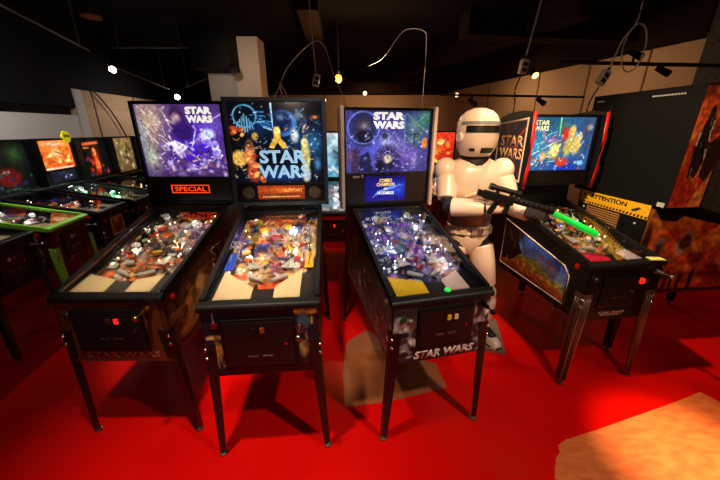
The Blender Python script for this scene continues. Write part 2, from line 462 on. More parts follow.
        for i in range(10):
            q = rs.choice(g('plates', ['red', 'yellow', 'blue', 'white', 'orange']))
            inst(ME['plate_' + q], 'plastic_plate', pf, (rs.uniform(-pw + .06, pw - .06), rs.uniform(.32, Lp - .08), rs.uniform(.02, .05)), (0, 0, rs.uniform(0, 6.28)), [rs.uniform(.5, .9)] * 2 + [1])
        for i in range(8):
            inst(ME[g('lampk', 'lamp')], 'lamp', pf, (rs.uniform(-pw + .03, pw - .03), rs.uniform(.28, Lp - .05), .03))
    for (u, v, e, col) in g('gi', []):
        light('POINT', 'playfield_light', (u, v * Lp, .054), e * g('gik', 1.15) * (.16 if det == 2 else .3), col, .03, parent=pf)
    # ---- legs
    for sx in (-1, 1):
        for fr in (1, 0):
            b, rg = leg_mesh(sx, 1 if fr else -1, hw, 0 if fr else L, c['fx'], (c['fy'] if fr else -c['fy']), zb + .2, lm, g('legw', 1.), g('ribs', False))
            lg = b.build('leg', lm, T)
            f = rg[-1]; cx, cy = f[0][0] - sx * .012, f[0][1] + (.012 if fr else -.012)
            b = MB(); b.lathe([(.006, 0.045), (.006, .014), (.02, .012), (.021, .002), (.015, 0.)], n=14); b.build('leveler_foot', g('footm', STEEL), lg, True, (cx, cy, 0))
            if fr and det:
                for dz in (.035, .085):
                    b = MB(); b.ball((sx * (hw + .004), -.004, zb + .2 - dz), .011); b.build('leg_bolt', CHROME, lg, True)
    # ---- coin door
    if det:
        dx, dw, dz0, dz1 = g('door', (-.02, .30, zb + .085, zt - .085))
        b = MB(); b.box((dx, -.006, (dz0 + dz1) / 2), (dw, .012, dz1 - dz0), bev=.006); cd = b.build('coin_door', g('doorm', BLACK), T)
        b = MB(); b.box((dx, -.0125, (dz0 + dz1) / 2), (dw - .03, .004, dz1 - dz0 - .03), bev=.002); b.build('door_plate', SATIN, cd)
        for k, m in zip((-1, 1), g('slots', (STEEL, REDLIT))):
            b = MB(); b.box((dx + g('slotx', 0) + k * .02, -.017, dz1 - .06), (.022, .008, .03), bev=.003); b.build('coin_slot', m, cd)
            b = MB(); b.box((dx + k * .035, -.016, dz0 + .075), (.05, .006, .008), bev=.001); b.build('coin_return', STEEL, cd)
        b = MB(); b.cyl((dx + dw * .36, -.012, (dz0 + dz1) / 2), (dx + dw * .36, -.02, (dz0 + dz1) / 2), .009); b.build('door_lock', CHROME, cd, True)
        # buttons and plunger
        b = MB(); b.cyl((-hw + .055, .0, zt - .11), (-hw + .055, -.01, zt - .11), .017, n=18); b.cyl((-hw + .055, -.01, zt - .11), (-hw + .055, -.014, zt - .11), .012, n=18)
        b.build('start_button', g('startm', REDP), T, True)
        b = MB(); x = hw - g('plx', .06); z = zt - g('plz', .10)
        b.cyl((x, 0, z), (x, -.012, z), .022); b.cyl((x, -.012, z), (x, -.05, z), .012); b.cyl((x, -.05, z), (x, -.085, z), .004); b.ball((x, -.095, z), .015)
        b.build('plunger', g('plm', STEEL), T, True)
        for sx in (-1, 1):
            b = MB(); b.cyl((sx * hw, .1, zt - .055), (sx * (hw + .006), .1, zt - .055), .019, n=18); b.cyl((sx * hw, .1, zt - .055), (sx * (hw + .012), .1, zt - .055), .012, n=18)
            b.build('flipper_button', g('flipm', REDP), T, True)
    # ---- backbox
    ft = g('ft', .025); fm = g('frame', cm)
    b = MB(); b.box((0, by + bd / 2 + .01, (z0 + z1) / 2), (2 * bhw, bd - .02, z1 - z0), bev=.004); bx = b.build('backbox', g('bbm', cm), T)
    b = MB()
    for sx in (-1, 1): b.box((sx * (bhw - ft / 2), by + .012, (z0 + z1) / 2), (ft, .034, z1 - z0), bev=.003)
    b.box((0, by + .012, z1 - ft / 2), (2 * bhw - 2 * ft, .034, ft), bev=.003); b.box((0, by + .012, z0 + ft / 2), (2 * bhw - 2 * ft, .034, ft), bev=.003)
    b.build('backbox_frame', fm, bx)
    if g('neck'):
        b = MB(); b.box((0, by + bd / 2 + .08, (gz + z0) / 2 - .01), (2 * hw - .01, bd * .8, z0 - gz + .02)); b.build('neck', MATTE, T)
    sp = g('sp', .17); iw = bhw - ft
    yg = by + .017
    zs = z0 + ft + sp
    bg = panel('backglass', c['bg'], (-iw, yg, z1 - ft), (iw, yg, z1 - ft), (-iw, yg, zs), (iw, yg, zs), art_mat('backlit art %.2f' % g('bgl', 1.), g('bgl', 1.)), bx)
    def onbg(u, v): return (-iw + 2 * iw * u, yg - .002, z1 - ft + (zs - z1 + ft) * v)
    if sp > .02:
        b = MB(); b.box((0, by + .014, (z0 + ft + zs) / 2), (2 * iw - .004, .02, sp - .004), bev=.003); spn = b.build('speaker_panel', g('spm', SATIN), bx)
        def onsp(u, v): return (-iw + 2 * iw * u, by + .003, zs - sp * v)
    else: spn, onsp = None, None
    return dict(T=T, cab=cab, pf=pf, bx=bx, bg=bg, onbg=onbg, sp=spn, onsp=onsp, iw=iw, ghs=zs, c=c)

def side_quad(c, sx, y0, y1, m0=.05, m1=.05, top=.05):
    """corners of a panel lying on the cabinet side: front-top, back-top, front-bottom, back-bottom"""
    x = sx * (c['hw'] + .0015); sl = (c['gz'] - c['ztop']) / c['gy']
    t = lambda y: c['ztop'] + sl * min(y, c['gy']) - top
    return (x, y0, t(y0)), (x, y1, t(y1)), (x, y0, c['zbot'] + m0), (x, y1, c['zbot'] + m1)

# ------------------------------------------------------------------ the setting
floor_m = bpy.data.materials.new('glossy red floor'); floor_m.use_nodes = True
def _floor():
    nt = floor_m.node_tree; b = nt.nodes['Principled BSDF']
    tc = nt.nodes.new('ShaderNodeTexCoord'); n = nt.nodes.new('ShaderNodeTexNoise'); r = nt.nodes.new('ShaderNodeValToRGB')
    n.inputs['Scale'].default_value = 1.7; n.inputs['Detail'].default_value = 6
    r.color_ramp.elements[0].position = .3; r.color_ramp.elements[1].position = .7
    r.color_ramp.elements[0].color = (.60, .0020, .0010, 1); r.color_ramp.elements[1].color = (.72, .0035, .0015, 1)
    nt.links.new(tc.outputs['Object'], n.inputs['Vector']); nt.links.new(n.outputs['Fac'], r.inputs['Fac']); nt.links.new(r.outputs['Color'], b.inputs['Base Color'])
    b.inputs['Roughness'].default_value = .28; b.inputs['Specular IOR Level'].default_value = .12
_floor()
tan_m = bpy.data.materials.new('tan floor patch'); tan_m.use_nodes = True
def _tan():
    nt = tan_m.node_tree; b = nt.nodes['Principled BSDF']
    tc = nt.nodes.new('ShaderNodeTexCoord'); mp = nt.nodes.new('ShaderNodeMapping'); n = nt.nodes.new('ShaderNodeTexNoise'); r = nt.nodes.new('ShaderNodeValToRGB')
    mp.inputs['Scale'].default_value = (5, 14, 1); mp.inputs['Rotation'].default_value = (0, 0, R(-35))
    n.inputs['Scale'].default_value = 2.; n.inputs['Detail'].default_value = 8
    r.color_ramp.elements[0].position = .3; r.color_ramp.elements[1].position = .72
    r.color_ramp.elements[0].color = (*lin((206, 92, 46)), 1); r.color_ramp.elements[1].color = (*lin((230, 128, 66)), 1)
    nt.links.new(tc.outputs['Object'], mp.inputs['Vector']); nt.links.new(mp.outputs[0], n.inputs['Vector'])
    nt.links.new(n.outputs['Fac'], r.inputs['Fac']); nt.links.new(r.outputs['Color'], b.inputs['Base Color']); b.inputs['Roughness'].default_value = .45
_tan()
def struct(b, name, m, smooth=False):
    o = b.build(name, m, None, smooth); o['kind'] = 'structure'; return o

b = MB(); b.box((0, 4, -.05), (14, 15, .1)); struct(b, 'floor', floor_m)
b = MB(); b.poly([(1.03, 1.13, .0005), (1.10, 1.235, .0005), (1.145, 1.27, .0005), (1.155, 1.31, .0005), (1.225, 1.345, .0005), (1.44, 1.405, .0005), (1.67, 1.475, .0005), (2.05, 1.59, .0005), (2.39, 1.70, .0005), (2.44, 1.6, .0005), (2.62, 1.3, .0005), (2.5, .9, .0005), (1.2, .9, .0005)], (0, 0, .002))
struct(b, 'floor_2', tan_m)  # flat tan slab with streaky tone, laid just above the red floor
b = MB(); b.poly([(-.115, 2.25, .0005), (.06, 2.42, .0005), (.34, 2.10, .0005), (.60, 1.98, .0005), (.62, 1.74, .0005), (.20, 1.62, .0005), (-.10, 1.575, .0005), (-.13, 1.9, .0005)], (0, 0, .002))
struct(b, 'floor_3', mat('brown floor patch', (150, 82, 44), .4, noise=.25, nscale=6.))  # flat brown slab with mottled tone, just above the red floor
CEIL = mat('black ceiling', (14, 10, 9), .9, noise=.5, nscale=1.3, spec=.1)
DARKB = mat('dark brown soffit', (34, 22, 15), .85, noise=.4, nscale=2., spec=.1)
WALLW = mat('grey white wall', (196, 190, 186), .8, noise=.05, nscale=1.5)
WALLB = mat('beige wall', (190, 158, 126), .85, noise=.08, nscale=1.2)
b = MB(); b.box((0, 4, 3.27), (14, 15, .1)); struct(b, 'ceiling', CEIL)
b = MB(); b.box((-4.47, 1.9, .975), (.1, 6.7, 1.95)); struct(b, 'wall_left', WALLW)
b = MB(); b.box((-4.47, 7.9, 1.165), (.1, 5.3, 2.33)); struct(b, 'wall_left', WALLB)
b = MB(); b.box((-4.5, 4.5, 2.64), (.16, 14, 1.16)); struct(b, 'trim_1', MATTE)      # black band above the wall
b = MB(); b.box((-4.405, 5.32, 1.165), (.03, .14, 2.33)); struct(b, 'trim_2', WALLW)
for i, y in enumerate((5.62, 6.62)):
    b = MB(); b.box((-4.415, y, 1.165), (.012, .025, 2.33)); struct(b, 'trim_%d' % (3 + i), mat('seam brown', (110, 84, 64), .8))
b = MB(); b.box((-1., 10.55, 1.37), (7.2, .1, 2.74)); struct(b, 'wall_back', WALLB)
b = MB(); b.box((-1., 10.2, 2.97), (7.6, .9, .46)); struct(b, 'trim_5', DARKB)
def wall_seg(p, q, z0, z1, name, m, t=.1):
    p, q = Vector((*p, 0)), Vector((*q, 0)); d = (q - p); n = Vector((-d.y, d.x, 0)).normalized() * t
    b = MB(); b.poly([(p.x, p.y, z0), (q.x, q.y, z0), (q.x + n.x, q.y + n.y, z0), (p.x + n.x, p.y + n.y, z0)], (0, 0, z1 - z0)); return struct(b, name, m)
def wr(y): return 2.45 + (10.5 - y) * .2817
wall_seg((wr(4.35), 4.35), (wr(10.6), 10.6), 0, 2.85, 'wall_right', WALLB, -.1)
wall_seg((wr(-1), -1), (wr(4.35), 4.35), 0, 3.2, 'wall_right', mat('dark mesh wall', (66, 62, 60), .8, noise=.5, nscale=30), -.1)
wall_seg((wr(4.35) - .03, 4.35), (wr(10.6) - .03, 10.6), 2.78, 3.25, 'trim_6', DARKB, -.1)
for i, y in enumerate((4.9, 5.75, 6.75, 8.2)):
    wall_seg((wr(y) - .012, y), (wr(y + .02) - .012, y + .02), 0, 2.8, 'trim_%d' % (7 + i), mat('seam brown'), -.02)
# column block behind the second machine, with its black soffit
b = MB(); b.box((-1.93, 6.2, 1.6), (.42, .4, 3.2)); struct(b, 'column', mat('column cream', (214, 196, 178), .8))
b = MB(); b.box((-2.36, 6.25, 1.33), (.56, .4, 2.66)); struct(b, 'wall_end', WALLW)
b = MB(); b.box((-2.36, 6.0, 2.94), (.60, .9, .56)); struct(b, 'trim_12', MATTE)
# ceiling beams
BM = mat('beam brown', (34, 22, 15), .85, noise=.4, nscale=3., spec=.1)
for i, (x0, y0, x1, y1, w, h) in enumerate(((-1.4, 9.2, 3.2, 9.2, .3, .3), (.6, 10, 2.6, 4.2, .28, .26), (-1.0, 10, -.6, 4.2, .25, .2), (1.4, 4.9, 4.2, 5.3, .3, .3))):
    p, q = Vector((x0, y0, 3.22 - h / 2)), Vector((x1, y1, 3.22 - h / 2)); d = q - p
    b = MB(); b.box((p + q) / 2, (d.length, w, h), (0, 0, math.atan2(d.y, d.x))); struct(b, 'beam', BM)

# ------------------------------------------------------------------ paintings for the machines
def pfp(seed, base, big, small, white=1., extra=None):
    P = Paint(84, 160, .55, base, seed)
    P.blobs(26, big, 0, 1, 0, .86, (.03, .10), .8, .5)
    P.blobs(60, small, .04, .96, .02, .84, (.008, .03), .85, .3)
    P.strokes(46, small + big, 0, 1, .0, .84, .16, .006, .9)
    if extra: extra(P)
    P.detail(110, small + big + [(20, 18, 18)], .02, .98, .0, .84, .03, .85)
    P.blobs(int(46 * white), [(226, 214, 196), (206, 200, 206)], .04, .96, .02, .84, (.004, .010), .95, .3)
    P.noise(30, 60, .35)
    return P

def bg1():
    P = Paint(118, 96, 1.22, (74, 46, 110), 3)
    P.ell(.14, .22, .26, .5, (206, 172, 138), .9, .9); P.ell(.1, .72, .12, .3, (190, 206, 150), .9, .8); P.ell(.04, .45, .1, .4, (150, 190, 190), .9, .5)
    P.ell(.6, .5, .32, .36, (84, 34, 226), .9, .95); P.ell(.62, .66, .2, .2, (60, 10, 200), .9, .9); P.ell(.85, .3, .2, .2, (120, 84, 220), .9, .7)
    P.strokes(34, [(236, 220, 200), (120, 84, 90), (90, 60, 80)], .0, .34, .0, .6, .22, .010, .5, 62)
    P.ell(.47, .17, .09, .15, (56, 30, 74), .4, .9); P.ell(.46, .2, .055, .09, (190, 150, 160), .5, .8); P.ell(.52, .36, .13, .16, (46, 22, 96), .5, .85)
    P.poly([(.26, .55), (.40, .48), (.56, .57), (.46, .66), (.34, .63)], (236, 226, 240), .9); P.ell(.37, .57, .09, .06, (246, 240, 250), .4, .8, 20)
    P.ell(.80, .40, .09, .08, (196, 206, 246), .5, .9); P.ell(.87, .56, .05, .08, (206, 196, 250), .3, .9); P.ell(.87, .56, .02, .035, (80, 50, 160), .3, .9)
    P.line(.57, .52, .80, .44, .012, (232, 226, 250), .9); P.line(.66, .36, .60, .56, .009, (222, 214, 246), .9); P.line(.56, .66, .70, .78, .012, (226, 210, 250), .9); P.line(.58, .79, .66, .68, .008, (226, 210, 250), .7)
    P.blobs(60, [(150, 130, 226), (196, 180, 226), (70, 46, 140), (128, 92, 150)], .2, 1, .45, .98, (.012, .05), .6, .5)
    P.blobs(36, [(206, 170, 196), (120, 80, 120), (84, 58, 90)], .1, 1, .74, 1, (.012, .04), .6, .5); P.ell(.5, 1.02, .6, .12, (50, 30, 70), .9, .8)
    P.line(.84, .22, 1.0, .12, .012, (206, 186, 240), .6)
    P.detail(70, [(236, 226, 246), (196, 180, 240), (60, 30, 130), (40, 20, 90)], .15, 1, .3, .9, .035); P.detail(40, [(90, 60, 70), (240, 224, 200), (150, 110, 110)], .0, .4, .0, .6, .035, .7); P.detail(40, [(214, 180, 200), (90, 60, 110), (60, 40, 80)], .1, 1, .7, 1, .03, .8); P.noise(60, 50, .2); return P
def bg2():
    P = Paint(112, 104, 1.08, (6, 8, 14), 5)
    P.ell(.75, .45, .3, .3, (16, 52, 96), .9, .8); P.ell(.3, .3, .2, .2, (14, 40, 84), .9, .8); P.ell(.9, .5, .12, .2, (40, 120, 170), .9, .8); P.ell(.5, .9, .4, .14, (20, 60, 130), .9, .8)
    P.blobs(60, [(120, 170, 230), (220, 230, 255), (60, 100, 180)], 0, 1, 0, 1, (.003, .008), .8, .3)
    P.ell(.58, .25, .14, .155, (60, 120, 200), .15, 1); P.ell(.545, .235, .125, .14, (12, 26, 60), .5, .96); P.ell(.55, .18, .05, .05, (150, 190, 230), .6, .6)
    for a in range(7): P.line(.10 + a * .022, .26 - abs(a - 3) * .03 * -1 - .12, .07 + a * .03, .36 - abs(a - 3) * .012, .008, (110, 180, 220), .7)
    P.ring(.17, .17, .13, .012, (90, 160, 200), .8); P.strokes(12, [(60, 130, 190), (150, 210, 240)], .22, .38, .08, .32, .12, .008, .7, 10)
    P.blobs(9, [(230, 120, 50), (250, 170, 80), (190, 60, 30)], .02, .14, .30, .40, (.012, .03), .9, .5); P.ell(.26, .41, .035, .05, (190, 150, 60), .4, .8)
    P.line(.455, .02, .46, .30, .010, (180, 220, 255), .9); P.poly([(.47, .30), (.53, .30), (.54, .44), (.62, .56), (.55, .56), (.50, .48), (.45, .56), (.40, .55), (.46, .43)], (226, 176, 60)); P.ell(.5, .34, .03, .05, (250, 220, 120), .5, .9)
    P.ell(.74, .16, .06, .09, (150, 180, 210), .6, .7); P.ell(.80, .26, .035, .12, (60, 60, 90), .5, .9); P.ell(.92, .18, .06, .03, (230, 120, 60), .6, .9); P.ell(.69, .40, .045, .09, (200, 206, 214), .5, .8)
    P.ell(.07, .68, .09, .10, (214, 160, 70), .3, .9); P.ell(.19, .62, .055, .16, (206, 120, 70), .4, .9); P.ell(.19, .50, .035, .055, (90, 50, 30), .4, .9); P.ell(.20, .86, .06, .12, (180, 70, 40), .5, .9); P.blobs(14, [(226, 100, 40), (240, 170, 90), (150, 40, 30)], .1, .3, .55, .98, (.012, .035), .8, .5)
    P.ell(.80, .66, .05, .22, (196, 180, 110), .4, .95); P.ell(.79, .48, .035, .05, (220, 206, 140), .4, .95); P.ell(.80, .90, .045, .10, (190, 190, 170), .5, .9); P.ell(.93, .76, .05, .12, (80, 150, 220), .6, .8); P.ell(.68, .88, .06, .09, (60, 110, 160), .6, .8)
    P.detail(60, [(230, 180, 110), (180, 200, 220), (60, 110, 160), (10, 14, 24)], .60, .98, .1, .98, .025, .75); P.detail(70, [(200, 120, 60), (230, 190, 120), (60, 30, 20), (20, 30, 50)], .0, .32, .4, 1, .025, .75); P.detail(60, [(10, 14, 24), (60, 110, 170), (150, 200, 240)], .2, .8, .0, .6, .02, .6)
    P.noise(56, 52, .25); return P
def bg3():
    P = Paint(116, 84, 1.38, (66, 60, 128), 9)
    P.ell(.3, .65, .3, .4, (84, 90, 206), .9, .8); P.ell(.72, .7, .25, .3, (128, 96, 196), .9, .8); P.ell(.86, .25, .2, .3, (50, 120, 130), .9, .8); P.ell(.95, .1, .1, .2, (60, 130, 70), .9, .7); P.ell(.55, .55, .2, .2, (180, 180, 236), .9, .5)
    P.ell(.21, .26, .15, .30, (40, 44, 90), .5, .95); P.ell(.21, .32, .095, .22, (58, 48, 66), .5, .95); P.ell(.22, .25, .06, .08, (150, 140, 160), .6, .85); P.ell(.21, .42, .09, .12, (24, 22, 34), .5, .9)
    P.ring(.21, .27, .25, .018, (120, 140, 236), .6)
    P.poly([(.08, .62), (.16, .56), (.2, 1), (.06, 1)], (60, 36, 60), .8); P.ell(.05, .72, .05, .14, (120, 70, 80), .7, .8); P.poly([(.17, .72), (.27, .64), (.33, 1), (.15, 1)], (28, 26, 50), .85)
    P.ell(.82, .36, .075, .20, (80, 110, 120), .4, .9); P.line(.765, .38, .875, .36, .012, (30, 24, 30), .9); P.line(.82, .36, .82, .54, .010, (30, 24, 30), .9); P.ell(.80, .20, .06, .10, (110, 150, 150), .6, .7)
    P.ell(.95, .52, .035, .09, (236, 130, 40), .5, .95); P.line(.72, .05, .98, .35, .014, (120, 150, 90), .6); P.line(.70, .1, .70, .7, .008, (150, 230, 220), .5)
    P.ell(.47, .46, .07, .11, (150, 160, 210), .5, .8); P.ell(.46, .40, .04, .05, (50, 50, 80), .5, .8)
    P.ell(.5, .78, .15, .22, (36, 32, 70), .4, .9)
    for k in range(13): P.line(.5, .78, .5 + .15 * math.cos(R(180 + k * 15)), .78 + .22 * math.sin(R(180 + k * 15)), .006, (150, 120, 190), .7)
    P.ell(.5, .78, .05, .07, (220, 200, 150), .5, .9); P.ell(.4, .93, .045, .14, (26, 22, 44), .4, .9); P.ell(.62, .93, .05, .12, (60, 40, 110), .5, .8); P.ell(.83, .82, .05, .13, (170, 150, 200), .6, .8)
    P.blobs(60, [(150, 150, 240), (206, 196, 246), (90, 60, 150), (60, 70, 190)], .02, .98, .3, 1, (.008, .02), .45, .5); P.detail(90, [(150, 160, 246), (206, 196, 246), (40, 34, 80), (90, 60, 150), (24, 22, 44)], .02, .98, .25, 1, .028, .7); P.detail(30, [(150, 190, 190), (40, 60, 70), (110, 150, 110)], .68, .98, .02, .5, .03, .7); P.noise(56, 40, .22)
    P.line(.0, .0, .0, 1, .012, (16, 14, 20)); P.ell(.5, -.02, .7, .06, (20, 18, 34), .8, .8); return P
def bg4():
    P = Paint(104, 76, 1.42, (46, 90, 140), 12)
    P.ell(.12, .5, .2, .4, (60, 150, 180), .9, .9); P.ell(.65, .95, .35, .2, (20, 50, 180), .9, .95); P.ell(.9, .2, .15, .3, (60, 66, 96), .9, .9); P.ell(.2, .1, .3, .15, (30, 90, 90), .9, .9); P.ell(.5, .2, .15, .2, (60, 120, 80), .9, .8)
    P.strokes(26, [(120, 210, 230), (40, 90, 170), (230, 240, 250)], .0, .4, .3, 1, .2, .014, .6, -30)
    P.ell(.42, .62, .12, .2, (250, 220, 70), .6, 1); P.ell(.42, .62, .07, .12, (255, 246, 130), .5, 1); P.ell(.34, .42, .14, .06, (220, 130, 190), .6, .8); P.ell(.25, .72, .06, .09, (230, 190, 110), .5, .8)
    P.ell(.55, .30, .06, .13, (206, 50, 34), .4, .95); P.ell(.66, .27, .055, .13, (226, 180, 90), .4, .95); P.ell(.58, .84, .11, .09, (214, 60, 36), .5, .95); P.ell(.76, .50, .07, .2, (226, 186, 90), .5, .95); P.ell(.80, .36, .04, .07, (240, 210, 140), .4, .9); P.ell(.63, .55, .07, .18, (200, 180, 80), .5, .9)
    P.line(.44, .0, .46, .34, .014, (150, 250, 170), .95); P.ell(.93, .18, .05, .06, (150, 150, 150), .5, .8); P.ell(.88, .86, .06, .05, (140, 200, 240), .5, .8); P.ell(.94, .55, .05, .2, (40, 60, 100), .6, .8)
    P.blobs(46, [(250, 230, 140), (240, 120, 60), (120, 200, 240), (60, 110, 210), (250, 250, 240)], .1, .95, .3, .98, (.012, .03), .5, .5); P.detail(90, [(250, 236, 150), (200, 60, 40), (120, 200, 240), (30, 60, 150), (250, 250, 240), (20, 40, 80)], .05, .95, .2, .98, .03, .75); P.noise(50, 36, .2); return P

ORG = [(226, 130, 60), (206, 90, 40), (240, 180, 96), (120, 66, 40)]
# ------------------------------------------------------------------ machine 1: brown cabinet, purple backglass
BROWN = mat('brown cabinet wood', (92, 48, 24), .35, noise=.35, nscale=5.)
m1 = dict(pos=(-1.296, 1.388), yaw=.3, hw=.275, ztop=.944, zbot=.541, bz0=1.195, bz1=1.93, by=.995, bhw=.33, gy=.957, gz=1.19, fx=.318, fy=.02, cab=BROWN, bbm=BLACK, frame=BLACK, leg=SATIN, seed=3,
          label='brown pinball machine with purple lit backglass and red-orange SPECIAL display', bgl=1.15, sp=.185, ft=.022, door=(-.015, .37, .62, .865), slots=(mat('brown slot', (60, 34, 22), .4), REDLIT), slotx=.03, startm=STEEL, plm=mat('brass', (190, 150, 70), .3, 1.), plx=.07, plz=.07, flipm=REDP,
          pf=pfp(11, (84, 62, 44), [(196, 140, 92), (150, 90, 50), (60, 56, 56), (214, 190, 150), (40, 36, 36)], [(226, 90, 40), (236, 214, 170), (40, 36, 40), (120, 130, 120), (206, 160, 90), (240, 120, 60)], 1.2,
                 lambda P: (P.ell(.12, .79, .09, .04, (236, 60, 40), .3), P.ell(.12, .79, .05, .025, (250, 200, 180), .4), P.poly([(.55, .62), (.95, .55), (.95, .60), (.6, .68)], (226, 80, 50), .9), P.poly([(.4, .72), (.95, .63), (.9, .69), (.5, .78)], (60, 60, 66), .9))),
          bg=bg1(), plates=['orange', 'white', 'red', 'yellow', 'white'], caps=['red', 'white', 'orange'], apron=mat('apron grey', (60, 58, 54), .4), toy=mat('bone plastic', (206, 190, 150), .4), toy2=mat('grey plastic', (120, 118, 112), .4),
          gi=[(-.16, .30, .8, (1, .80, .55)), (.14, .36, .8, (1, .78, .5)), (-.15, .52, .8, (1, .82, .6)), (.12, .58, .8, (1, .78, .5)), (-.12, .74, .8, (1, .85, .65)), (.14, .80, .8, (1, .8, .6)), (-.15, .92, .6, (1, .85, .7))], lampk='lamp', group=None)
a1 = pinball(m1)
LOGO = mat('white logo', (250, 246, 240), .4, emit=.9)
text('STAR\nWARS', .19, .115, LOGO, a1['bg'], a1['onbg'](.735, .135), bold=.06)
DISP = mat('orange display', (255, 70, 24), .3, emit=1.3)
x, y, z = a1['onsp'](.50, .50)
b = MB(); b.box((x, y + .004, z), (.30, .01, .066), bev=.003); dsp = b.build('display', mat('display black', (20, 6, 4), .2), a1['sp'])
b = MB(); [b.box((x, y - .003, z + s * .028), (.29, .003, .006)) for s in (-1, 1)]; [b.box((x + s * .142, y - .003, z), (.006, .003, .054)) for s in (-1, 1)]; b.build('display_border', DISP, dsp)
text('SPECIAL', .24, .034, DISP, dsp, (x, y - .002, z), bold=.01)
P = Paint(110, 40, 2.6, (84, 46, 24), 21)
P.strokes(26, [(186, 124, 62), (150, 92, 44), (40, 22, 12)], .02, .5, .15, .9, .12, .016, .8, 30); P.blobs(18, [(190, 126, 66), (140, 84, 40)], .08, .45, .3, .95, (.03, .09), .7, .4)
P.poly([(.06, .86), (.18, .5), (.34, .34), (.42, .5), (.30, .66), (.2, .95)], (176, 116, 58), .8); P.ell(.3, .4, .05, .16, (200, 140, 80), .4, .7)
P.line(.46, .5, .95, .06, .012, (206, 140, 74), .8); P.line(.5, .95, .97, .5, .012, (190, 126, 66), .8); P.noise(30, 12, .3); P.frame(.02, (24, 14, 8))
q = side_quad(m1, 1, .02, 1.27); panel('side_art', P, q[0], q[1], q[2], q[3], art_mat('printed art'), a1['T'])
GOLDT = mat('bronze lettering', (190, 126, 62), .4)
text('STAR\nWARS', .42, .22, GOLDT, a1['cab'], (.2775, .80, .87), (R(90 - 0), 0, R(90)), bold=-.012, ext=.001)
text('STAR WARS', .40, .038, mat('dim bronze lettering', (150, 86, 56), .4), a1['cab'], (.01, -.001, .585), bold=.02)

# ------------------------------------------------------------------ machine 2: black cabinet, blue-grey framed backbox
NAVY = mat('blue grey frame', (58, 66, 84), .35)
m2 = dict(pos=(-.4806, 1.285), yaw=5.15, hw=.275, ztop=.965, zbot=.553, bz0=1.221, bz1=1.94, by=.945, bhw=.336, gy=.94, gz=1.206, fx=.304, fy=-.003, cab=mat('black navy paint', (16, 17, 22), .35), frame=NAVY, ft=.026, sp=.135, leg=SATIN, seed=8, bbm=BLACK,
          label='black pinball machine with blue-grey framed space backglass and two round speakers', bgl=1.25, door=(-.015, .36, .60, .885), slots=(SATIN, mat('dim amber slot', (120, 50, 20), .4, emit=.2)), startm=mat('dark red button', (110, 14, 14), .3), plx=.09, plz=.135, plm=CHROME,
          pf=pfp(23, (150, 110, 70), [(226, 160, 80), (240, 190, 110), (190, 90, 50), (110, 120, 160), (236, 200, 150)], [(226, 80, 40), (250, 214, 120), (70, 84, 150), (240, 226, 200), (60, 40, 40), (250, 150, 60)], 1.4,
                 lambda P: (P.ell(.62, .60, .24, .12, (60, 66, 130), .6, .9), P.poly([(.28, .80), (.74, .76), (.68, .84), (.36, .855)], (236, 84, 34), .9), P.ell(.16, .72, .13, .04, (236, 90, 60), .4), P.ell(.18, .45, .13, .1, (60, 70, 150), .5, .9), P.ell(.7, .28, .2, .12, (214, 206, 150), .8, .8))),
          bg=bg2(), plates=['yellow', 'orange', 'red', 'orange', 'yellow', 'blue'], caps=['yellow', 'yellow', 'red'], apron=mat('apron dark', (40, 34, 30), .4), toy=YELLOWP, apron_d=(.30, .13), cards=(CREAM, CREAM), side_plates=(BLUEP, YELLOWP),
          gi=[(-.16, .30, .9, (1, .82, .56)), (.15, .34, .9, (1, .80, .54)), (-.16, .50, 1., (1, .8, .56)), (.13, .56, 1., (1, .84, .6)), (-.08, .70, 1.1, (1, .86, .66)), (.10, .76, 1.5, (1, .95, .85)), (-.16, .88, .9, (1, .88, .7)), (.14, .94, .7, (1, .86, .7))], nl=26)
a2 = pinball(m2)
LOGO2 = mat('blue white logo', (170, 216, 250), .4, emit=.75)
text('STAR\nWARS', .35, .205, LOGO2, a2['bg'], a2['onbg'](.545, .76), bold=.035, lines=(.92, 1.))
for u in (.13, .885):
    x, y, z = a2['onsp'](u, .52)
    b = MB(); b.cyl((x, y + .004, z), (x, y - .004, z), .042, n=28); b.cyl((x, y - .004, z), (x, y - .007, z), .034, n=28); b.build('speaker', mat('speaker grille', (110, 96, 84), .5, .4, noise=.5, nscale=60), a2['sp'], True)
x, y, z = a2['onsp'](.5, .5)
P = Paint(70, 22, 3.2, (150, 50, 22), 4); P.ell(.5, .35, .6, .35, (236, 110, 40), .8, .9); P.ell(.5, .7, .5, .14, (110, 50, 20), .8, .9); P.line(.1, .84, .9, .82, .05, (236, 160, 90)); P.noise(60, 8, .3)
panel('display', P, (x - .165, y - .002, z + .048), (x + .165, y - .002, z + .048), (x - .165, y - .002, z - .048), (x + .165, y - .002, z - .048), art_mat('backlit display', 1.), a2['sp'])
text('SUPPORT', .13, .022, mat('display letters', (255, 170, 80), .4, emit=1.1), a2['sp'], (x + .085, y - .003, z + .014), bold=.01)
def front_art(a, c, x0, x1, z0, z1, P): return panel('front_art', P, (x0, -.0015, z1), (x1, -.0015, z1), (x0, -.0015, z0), (x1, -.0015, z0), art_mat('printed art'), a['T'])
P = Paint(24, 60, .3, (20, 30, 44), 6); P.line(.55, .0, .55, .22, .012, (180, 190, 200)); P.ell(.5, .40, .5, .035, (196, 150, 90), .4); P.line(.1, .42, .95, .38, .008, (220, 190, 140)); P.ell(.55, .62, .2, .2, (150, 104, 56), .5, .9); P.strokes(12, [(206, 150, 84), (90, 60, 34)], .3, .8, .45, .9, .15, .014, .8, 80); P.noise(8, 20, .3)
front_art(a2, m2, -.272, -.178, .57, .93, P)
